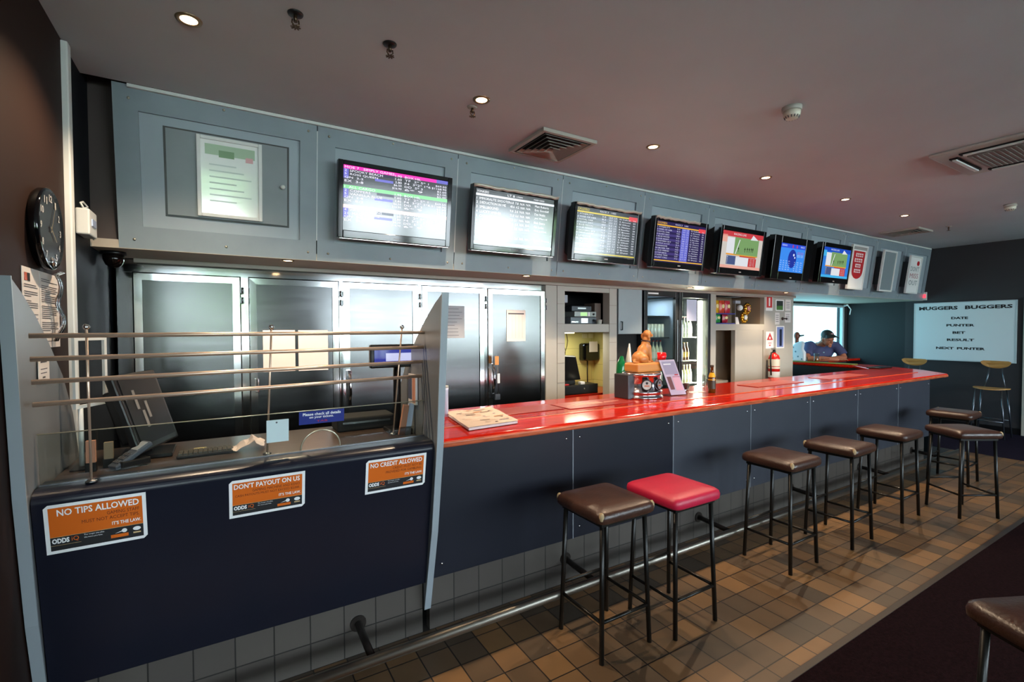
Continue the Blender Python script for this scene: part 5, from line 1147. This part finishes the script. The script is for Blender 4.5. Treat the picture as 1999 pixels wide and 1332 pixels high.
# bar runners
def runner(x0, x1, y0, y1, label, c, word=None):
    t = thing('bar_runner', label, 'bar mat', ((x0 + x1) / 2, y0, Z)); MB().box(x0, y0, Z + .0004, x1, y1, Z + .005).build('mat', mat('runner_' + c, c, .35), t, bevel=.002)
    if word:
        w = MB(); F = frame((x0, y0, Z + .0055), (1, 0, 0), (0, 1, 0)); W = x1 - x0; H = y1 - y0; [w.rect(F, W * (.2 + .06 * j), H * .35, W * (.245 + .06 * j), H * .68, 0, 0) for j in range(7)]; w.rect(F, W * .66, H * .45, W * .9, H * .52, 0, 0); w.rect(F, W * .08, H * .4, W * .17, H * .46, 0, 0)
        w.build('lettering', mat('faded_pink_print', 'd89888', .5), t)
runner(1.55, 2.02, 2.66, 2.90, 'dark red bar runner right of the newspaper', '8c2a22')
runner(2.04, 2.66, 2.62, 2.86, 'red bar runner with pale lettering near the dog figurine', '96302a', 'TOOHEYS')
runner(4.3, 5.1, 2.66, 2.88, 'long red bar runner beyond the beer bottle', 'a03a2a')
runner(5.6, 6.5, 2.66, 2.88, 'farthest red bar runner before the bar end', 'a8402c')
# chrome beer fount
M_font = mat('fount_steel', 'd0c8d0', .16, metal=1.0)
t = thing('beer_fount', 'chrome drum shaped beer fount with two round dials', 'beer fount', (2.96, 2.80, Z))
fx, fy = 2.915, 2.80
MB().lathe([(.165, 0), (.168, .012), (.150, .022), (.150, .035), (.160, .045), (.160, .058), (.148, .066), (.148, .175), (.158, .182), (.158, .20), (.145, .206), (.0001, .208)], (fx, fy, Z), n=40, sy=1.0).build('drum', M_font, t)
MB().box(fx - .20, fy - .05, Z, fx - .11, fy + .11, Z + .195).build('side_box', mat('dark_grey_metal', '4a4a4e', .4, metal=.5), t, bevel=.006)
for k, (a, q, c) in enumerate(((radians(-122), 'dial', 'gauge_white'), (radians(-78), 'dial', 'gauge_grey'))):
    nx, ny = cos(a), sin(a); c0 = Vector((fx + .148 * nx, fy + .148 * ny, Z + .115))
    d = MB().lathe([(.042, -.01), (.044, .016), (.038, .020), (.036, .012)], c0, (nx, ny, 0), 28).build('dial', mat('dial_rim', '2a2628', .2, metal=.6), t)
    Fd = frame(c0 + Vector((nx, ny, 0)) * .0135, (-ny, nx, 0), (0, 0, 1))
    w = MB().disc(Fd, 0, 0, .036, 0, 0).rect(Fd, -.02, -.012, .02, -.002, 1, .0008).disc(Fd, 0, .015, .01, 2, .0008); w.build('dial_face', [mat(c, 'b8b4ac' if k == 0 else '8a8a8c', .3), mat('dial_orange', 'b05830', .4), M_dark], d)
t = thing('dog_figurine', 'tan collection box figurine of a sitting dog on a block base', 'figurine', (2.97, 2.80, Z + .209))
fx = 2.945
M_dog = mat('tan_dog', 'c07a3c', .4, noise=.12, nscale=9); dz = Z + .209
MB().box(fx - .155, fy - .08, dz, fx + .14, fy + .08, dz + .075).build('base', mat('tan_base', 'c8803c', .4), t, bevel=.018, seg=4)
w = MB(); S = lambda x, y, z, r, sc=(1, 1, 1): w.ball((fx + x, fy + y, dz + .07 + z), r, 0, 10, sc)
S(-.055, 0, .045, .062, (1.15, .85, .9)); S(-.02, 0, .09, .052, (1, .8, 1.2)); S(.012, 0, .14, .043, (.95, .85, 1.25)); S(.022, 0, .19, .034, (1, .85, 1))
S(.028, -.002, .236, .036, (1.05, .9, .95)); S(.062, -.002, .224, .021, (1.5, .85, .8)); S(-.05, -.045, .035, .038, (1.3, .6, .9)); S(-.05, .045, .035, .038, (1.3, .6, .9))
for sy in (-1, 1):
    w.tube([(fx + .025, fy + sy * .022, dz + .21), (fx + .038, fy + sy * .024, dz + .13), (fx + .042, fy + sy * .024, dz + .078)], [.021, .016, .014], 10)
    w.ball((fx + .055, fy + sy * .024, dz + .082), .015, 0, 8, (1.5, .9, .7)); w.ball((fx + .012, fy + sy * .036, dz + .288), .02, 0, 8, (.7, .5, 1.4)); w.ball((fx - .0, fy + sy * .05, dz + .08), .014, 0, 8, (2, .8, .7))
w.tube([(fx - .115, fy, dz + .09), (fx - .15, fy - .03, dz + .082), (fx - .12, fy - .06, dz + .08)], [.014, .011, .007], 8)
o = w.build('dog_body', M_dog, t); m = o.modifiers.new('r', 'REMESH'); m.mode = 'VOXEL'; m.voxel_size = .006; m.use_smooth_shade = True; sm_ = o.modifiers.new('s', 'SMOOTH'); sm_.iterations = 3
MB().lathe([(.038, -.006), (.040, 0), (.038, .006)], (fx + .018, fy, dz + .245), (.25, 0, 1), 20, caps=False).build('collar', mat('brown_collar', '4a2414', .4), t)
MB().ball((fx + .062 + .028, fy - .002, dz + .298), .006, n=6).build('nose', M_dark, t)
t = thing('red_mug', 'small bright red mug in front of the dog figurine', 'mug', (3.12, 2.86, Z + .209 + .0))
MB().lathe([(.030, 0), (.034, .004), (.036, .062), (.032, .062), (.030, .008)], (3.085, 2.745, Z + .30), n=24, caps=False).build('cup', mat('mug_red', 'e01018', .25), t)
MB().tube([(3.120, 2.745, Z + .350), (3.138, 2.745, Z + .345), (3.138, 2.745, Z + .325), (3.118, 2.745, Z + .315)], .0045, 8).build('handle', mat('mug_red'), t)
MB().box(3.05, 2.71, Z + .285, 3.12, 2.78, Z + .30).build('stand', mat('pale_lilac_card', 'b8a8b8', .5), t)
# leaflet stand
t = thing('leaflet_stand', 'leaning clear leaflet stand with printed flyers on the bar', 'leaflet stand', (3.2, 2.70, Z))
LM = frame((3.10, 2.70, Z + .002), (.92, -.25, 0), (-.42, .02, .92)); 
LM = Matrix(((.955, -.40, .0, 3.135), (-.25, .05, -1, 2.69), (.02, .90, 0, Z + .002), (0, 0, 0, 1)))
w = MB().prism([LM @ Vector(p) for p in ((0, 0, 0), (.155, 0, 0), (.155, .345, 0), (0, .345, 0))], (0, .006, 0)); w.build('backing', pane_mat('clear_acrylic'), t)
w = MB().rect(LM, .005, .01, .15, .335, 0, .003).rect(LM, .02, .20, .14, .32, 1, .0045).rect(LM, .07, .05, .14, .17, 2, .0045).rect(LM, .02, .06, .06, .18, 3, .0045).rect(LM, .10, .19, .135, .20, 4, .006)
w.rect(LM, .075, .175, .145, .18, 4, .006); w.rect(LM, .03, .29, .10, .30, 5, .006); w.build('flyer', [mat('lilac_flyer', 'c4b4c4', .4), mat('purple_grey_flyer', '9a92a8', .4), mat('pink_flyer', 'dca8b4', .4), mat('brown_flyer', '6a3a38', .4), M_redp, M_whitep], t)
MB().box(3.12, 2.70, Z, 3.30, 2.80, Z + .004).build('foot', pane_mat('clear_acrylic'), t)
def glass(x, y, z, r, h, label, liquid=None, taper=1.12, cat='glass'):
    t = thing('drinking_glass', label, cat, (x, y, z)); MB().lathe([(.0001, .003), (r * .92, .003), (r, h * .1), (r * taper, h), (r * taper - .002, h), (r * .94, h * .12), (.0001, .008)], (x, y, z), n=24, caps=False).build('vessel', pane_mat('glassware', 'f0f2f0', 2.0), t)
    if liquid: MB().lathe([(r * .88, .01), (r * .95, h * liquid[0]), (.0001, h * liquid[0])], (x, y, z), n=24).build('drink', mat(liquid[1], liquid[2], .2), t)
glass(3.30, 2.70, Z, .033, .10, 'clear tumbler beside the leaflet stand'); glass(3.37, 2.74, Z, .033, .09, 'clear tumbler right of the leaflet stand'); 
t = thing('beer_bottle', 'brown beer bottle with yellow label standing alone on the bar', 'bottle', (3.62, 2.66, Z))
MB().lathe([(.028, 0), (.031, .006), (.031, .125), (.025, .15), (.013, .185), (.012, .225), (.014, .225), (.014, .235)], (3.62, 2.66, Z), n=24).build('glass', mat('amber_glass'), t)
MB().lathe([(.0318, .035), (.0318, .105)], (3.62, 2.66, Z), n=24, caps=False).build('label', mat('dark_label', '3a3020', .4), t); MB().lathe([(.0318, .112), (.0262, .15), (.017, .175)], (3.62, 2.66, Z), n=24, caps=False).build('neck_label', mat('yellow_label', 'e0a818', .35), t)
MB().lathe([(.0155, .224), (.0155, .24), (.0001, .242)], (3.62, 2.66, Z), n=16).build('cap', mat('cap_dark', '3a2c1c', .4), t)
glass(3.90, 2.98, Z, .03, .12, 'stemmed clear glass behind the beer bottle', taper=1.3); glass(4.02, 2.98, Z, .03, .07, 'low clear glass behind the beer bottle')
o = MB().box(3.45, 2.72, Z, 3.62, 2.80, Z + .003).build('drink_coaster', M_paper, loc=(3.55, 2.75, Z)); tag(o, 'flat pale card on the bar left of the beer bottle', 'coaster')
# on the far leg of the bar
GZ = 1.0892
t = thing('bar_towel', 'long green rubber bar mat on the far leg of the bar', 'bar mat', (8.16, 4.05, GZ)); MB().box(8.062, 3.52, GZ, 8.25, 4.60, GZ + .012).build('mat', mat('green_mat', '7f8a3c', .5), t, bevel=.003)
t = thing('drip_tray', 'dark drip tray with steel grate on the corner of the bar', 'drip tray', (7.80, 3.02, GZ)); MB().box(7.60, 2.98, GZ, 7.98, 3.14, GZ + .015).build('tray', M_black, t, bevel=.004); MB().box(7.63, 3.0, GZ + .015, 7.95, 3.12, GZ + .018).build('grate', M_steel, t)
t = thing('beer_tap', 'white curved beer tap tower with brown handle on the green mat', 'beer tap', (8.16, 4.34, GZ + .012))
w = MB().prism([(8.16 + a * .515, 4.34 - a * .858, GZ + .012 + b) for a, b in ((-.0, 0), (.0, 0))] if False else [(8.085, 4.34 + u, GZ + .012 + v) for u, v in ((-.125, 0), (.125, 0), (.13, .14), (.10, .24), (.03, .31), (-.08, .335), (-.10, .29), (-.085, .20), (-.12, .15))], (.07, 0, 0)); w.build('tower', mat('tap_white', 'dfe4ea', .3), t, bevel=.025, seg=4)
MB().ball((8.12, 4.36, GZ + .43), .05, n=10, sc=(.9, .9, 1.3)).tube([(8.12, 4.36, GZ + .30), (8.12, 4.36, GZ + .40)], .03, 12).build('tap_handle', mat('tap_brown', '7a4030', .35), t)
MB().tube([(8.13, 4.32, GZ + .43), (8.10, 4.24, GZ + .44)], [.016, .010], 10).build('spout', mat('dark_brown_metal'), t)
w = MB(); Fx = frame((8.084, 4.46, GZ), (0, -1, 0), (0, 0, 1))
for u, v in ((.05, .06), (.14, .09), (.20, .05), (.10, .17), (.06, .24)): w.disc(Fx, u, v, .014, 0, .001, k=12)
w.build('small_logos', mat('teal_print', '6a8a98', .4), t)
glass(8.14, 4.06, GZ + .012, .035, .14, 'glass with a little beer left in front of the man', (.35, 'beer', 'b8601c'), 1.1)

# ================================================================ the man at the bar
PM = Matrix(((.858, -.514, 0, 8.615), (-.514, -.858, 0, 4.24), (0, 0, 1, .0), (0, 0, 0, 1)))   # x: picture right, y: towards the bar
man = thing('person', 'man in dark cap and blue shirt leaning on folded arms at the far bar', 'person', (8.615, 4.24, 0.0))
M_skin = mat('skin', 'a8664a', .5, noise=.06, nscale=10); M_shirt = mat('blue_shirt', '44486e', .8, noise=.1, nscale=10); M_cap = mat('black_cap', '14150f', .6)
M_trou = mat('dark_trousers', '1c1e28', .8)
PJ = PM.to_3x3()
def L(*a): return PM @ Vector(a)
class PB(MB):
    def e(s, x, y, z, r, sc=(1, 1, 1), rot=None):
        n = 12; prof = [(max(1e-6, sin(pi * k / n)), -cos(pi * k / n)) for k in range(n + 1)]; V = []; m_ = 20
        R_ = Matrix.Rotation(rot[0], 3, rot[1]) if rot else Matrix.Identity(3)
        for p_, h in prof: V += [PM @ (Vector((x, y, z)) + R_ @ Vector((r * sc[0] * p_ * cos(2 * pi * i / m_), r * sc[1] * p_ * sin(2 * pi * i / m_), r * sc[2] * h))) for i in range(m_)]
        return s.add(V, [(k * m_ + i, k * m_ + (i + 1) % m_, (k + 1) * m_ + (i + 1) % m_, (k + 1) * m_ + i) for k in range(n) for i in range(m_)], 0, True)
    def t(s, pts, r): return s.tube([L(*p) for p in pts], r, 14)
def voxel(o, size, it=4):
    m = o.modifiers.new('remesh', 'REMESH'); m.mode = 'VOXEL'; m.voxel_size = size; m.use_smooth_shade = True
    q = o.modifiers.new('smooth', 'SMOOTH'); q.iterations = it; q.factor = .5
hx, hy, hz_ = .02, .16, 1.475
b = PB()
tilt = (radians(-28), 'X')
b.e(hx, hy, hz_, .105, (.76, .92, 1.12), tilt)                               # skull
b.e(hx, hy + .02, hz_ - .055, .075, (.86, .85, 1.05), tilt)                  # jaw
b.e(hx, hy + .095, hz_ - .055, .016, (.8, 1.1, 1.6), tilt)                   # nose
b.e(hx, hy + .072, hz_ - .105, .02, (1.3, .6, .5), tilt)                     # mouth
b.e(hx, hy + .055, hz_ - .13, .025, (1.1, .9, .8))                           # chin
for sx in (-1, 1):
    b.e(hx + sx * .083, hy - .01, hz_ - .02, .022, (.45, .9, 1.4)); b.e(hx + sx * .032, hy + .083, hz_ - .025, .017, (1.2, .6, .6))
b.t([(.0, .02, 1.36), (.015, .09, 1.42)], [.065, .058])                      # neck
b.t([(0, -.12, 1.15), (0, -.03, 1.30), (0, .01, 1.38)], [.12, .12, .07])     # trunk under the shirt
# arms folded on the bar
LE = (-.34, .20, 1.145); RE = (.30, .16, 1.145); LH = (.12, .40, 1.135); RH = (-.09, .335, 1.145)
b.t([(-.235, .03, 1.34), (-.30, .13, 1.23), LE], [.06, .052, .045]); b.t([LE, (-.14, .30, 1.145), (.05, .385, 1.135)], [.045, .043, .030])
b.t([(.235, .03, 1.34), (.285, .11, 1.23), RE], [.06, .052, .045]); b.t([RE, (.12, .25, 1.150), (-.05, .318, 1.15)], [.045, .043, .030])
def hand(c, dx, side):
    x, y, z = c; b.e(x + dx * .035, y + .012, z, .036, (1.25, .95, .5))
    for k in range(4):
        oy = -.024 + k * .017; l = (.062, .075, .072, .058)[k]
        b.t([(x + dx * .07, y + .01 + oy, z + .002), (x + dx * (.07 + l * .55), y + .016 + oy, z + .006), (x + dx * (.07 + l * .9), y + .022 + oy, z - .012)], [.0095, .009, .0075])
    b.t([(x + dx * .02, y + side * .03, z + .003), (x + dx * .055, y + side * .052, z + .008), (x + dx * .085, y + side * .05, z)], [.012, .010, .008])
hand((.05, .385, 1.135), 1, 1); hand((-.05, .318, 1.155), -1, 1)
o = b.build('body', M_skin, man); voxel(o, .007, 3)
s = PB()
s.t([(0, -.24, .92), (0, -.22, 1.02), (0, -.12, 1.16), (0, -.04, 1.28), (0, .0, 1.36)], [.16, .165, .175, .17, .10])
s.e(-.12, -.05, 1.26, .13, (1, .85, 1.1)); s.e(.12, -.05, 1.26, .13, (1, .85, 1.1)); s.e(0, .02, 1.20, .15, (1.2, .7, 1.1))
s.t([(-.14, .0, 1.36), (-.235, .03, 1.345), (-.295, .12, 1.245), (-.32, .165, 1.20)], [.075, .08, .075, .075])
s.t([(.14, .0, 1.36), (.235, .03, 1.345), (.285, .10, 1.245), (.295, .13, 1.20)], [.075, .08, .075, .075])
o = s.build('shirt', M_shirt, man); voxel(o, .012, 5)
p = PB()
for sx in (-1, 1): p.t([(sx * .09, -.25, .95), (sx * .10, -.20, .52), (sx * .10, -.26, .10)], [.105, .075, .055])
p.e(0, -.25, .94, .16, (1.05, .8, .7)); o = p.build('trousers', M_trou, man); voxel(o, .015, 4)
for sx in (-1, 1):
    p = PB(); p.e(sx * .10, -.18, .045, .06, (.8, 2.1, .72)); p.build('shoe', M_black, man)
h = PB(); h.e(hx, hy - .045, hz_ + .01, .098, (.74, .7, 1.0), tilt); o = h.build('hair', mat('grey_hair', '5a504a', .8), man)
c = PB(); c.e(hx, hy - .008, hz_ + .05, .112, (.80, .98, .80), tilt)
c.v = [v if (PM.inverted() @ v).z > 0 else v for v in c.v]
cap = c.build('cap', M_cap, man)
bm_ = PB(); V = []; 
for j in range(5):
    for i in range(13):
        a = radians(-70 + 140 * i / 12); rr = .085 + .062 * j / 4
        V.append(L(hx + .78 * rr * sin(a) + .028 * j / 4, hy + .02 + rr * cos(a) * .95, hz_ + .062 - .045 * (j / 4) - .02 * abs(sin(a)) * (j / 4)))
bm_.add(V, [(j * 13 + i, j * 13 + i + 1, (j + 1) * 13 + i + 1, (j + 1) * 13 + i) for j in range(4) for i in range(12)], 0, True)
o = bm_.build('peak', M_cap, cap); m = o.modifiers.new('s', 'SOLIDIFY'); m.thickness = .005
q = PB(); q.e(hx + .02, hy + .088, hz_ + .075, .022, (1.3, .35, .7), tilt); q.build('cap_badge', mat('badge_pink', 'c89a9c', .5), cap)
for sx in (-1, 1):
    q = PB(); q.e(hx + sx * .032, hy + .094, hz_ - .027, .008, (1.3, .6, .5)); q.build('eye', M_dark, man)
q = PB(); q.e(-.02, .125, 1.24, .02, (.8, .2, .6)); q.build('shirt_logo', mat('pale_teal_logo', '7c98a8', .6), man)
# red ledge behind him
t = thing('wall_ledge', 'red timber drinks ledge under the far window with a crushed packet', 'ledge', (9.9, 4.4, 1.05)); MB().box(9.2, 4.38, 1.03, 10.355, 4.615, 1.07).build('shelf', M_red, t, bevel=.005)
o = MB().box(9.62, 4.42, 1.071, 9.78, 4.52, 1.12).build('crushed_packet', mat('red_white_packet', 'c0a8a4', .5), loc=(9.7, 4.47, 1.071), bevel=.012); tag(o, 'crushed red and white packet on the red ledge', 'packet')
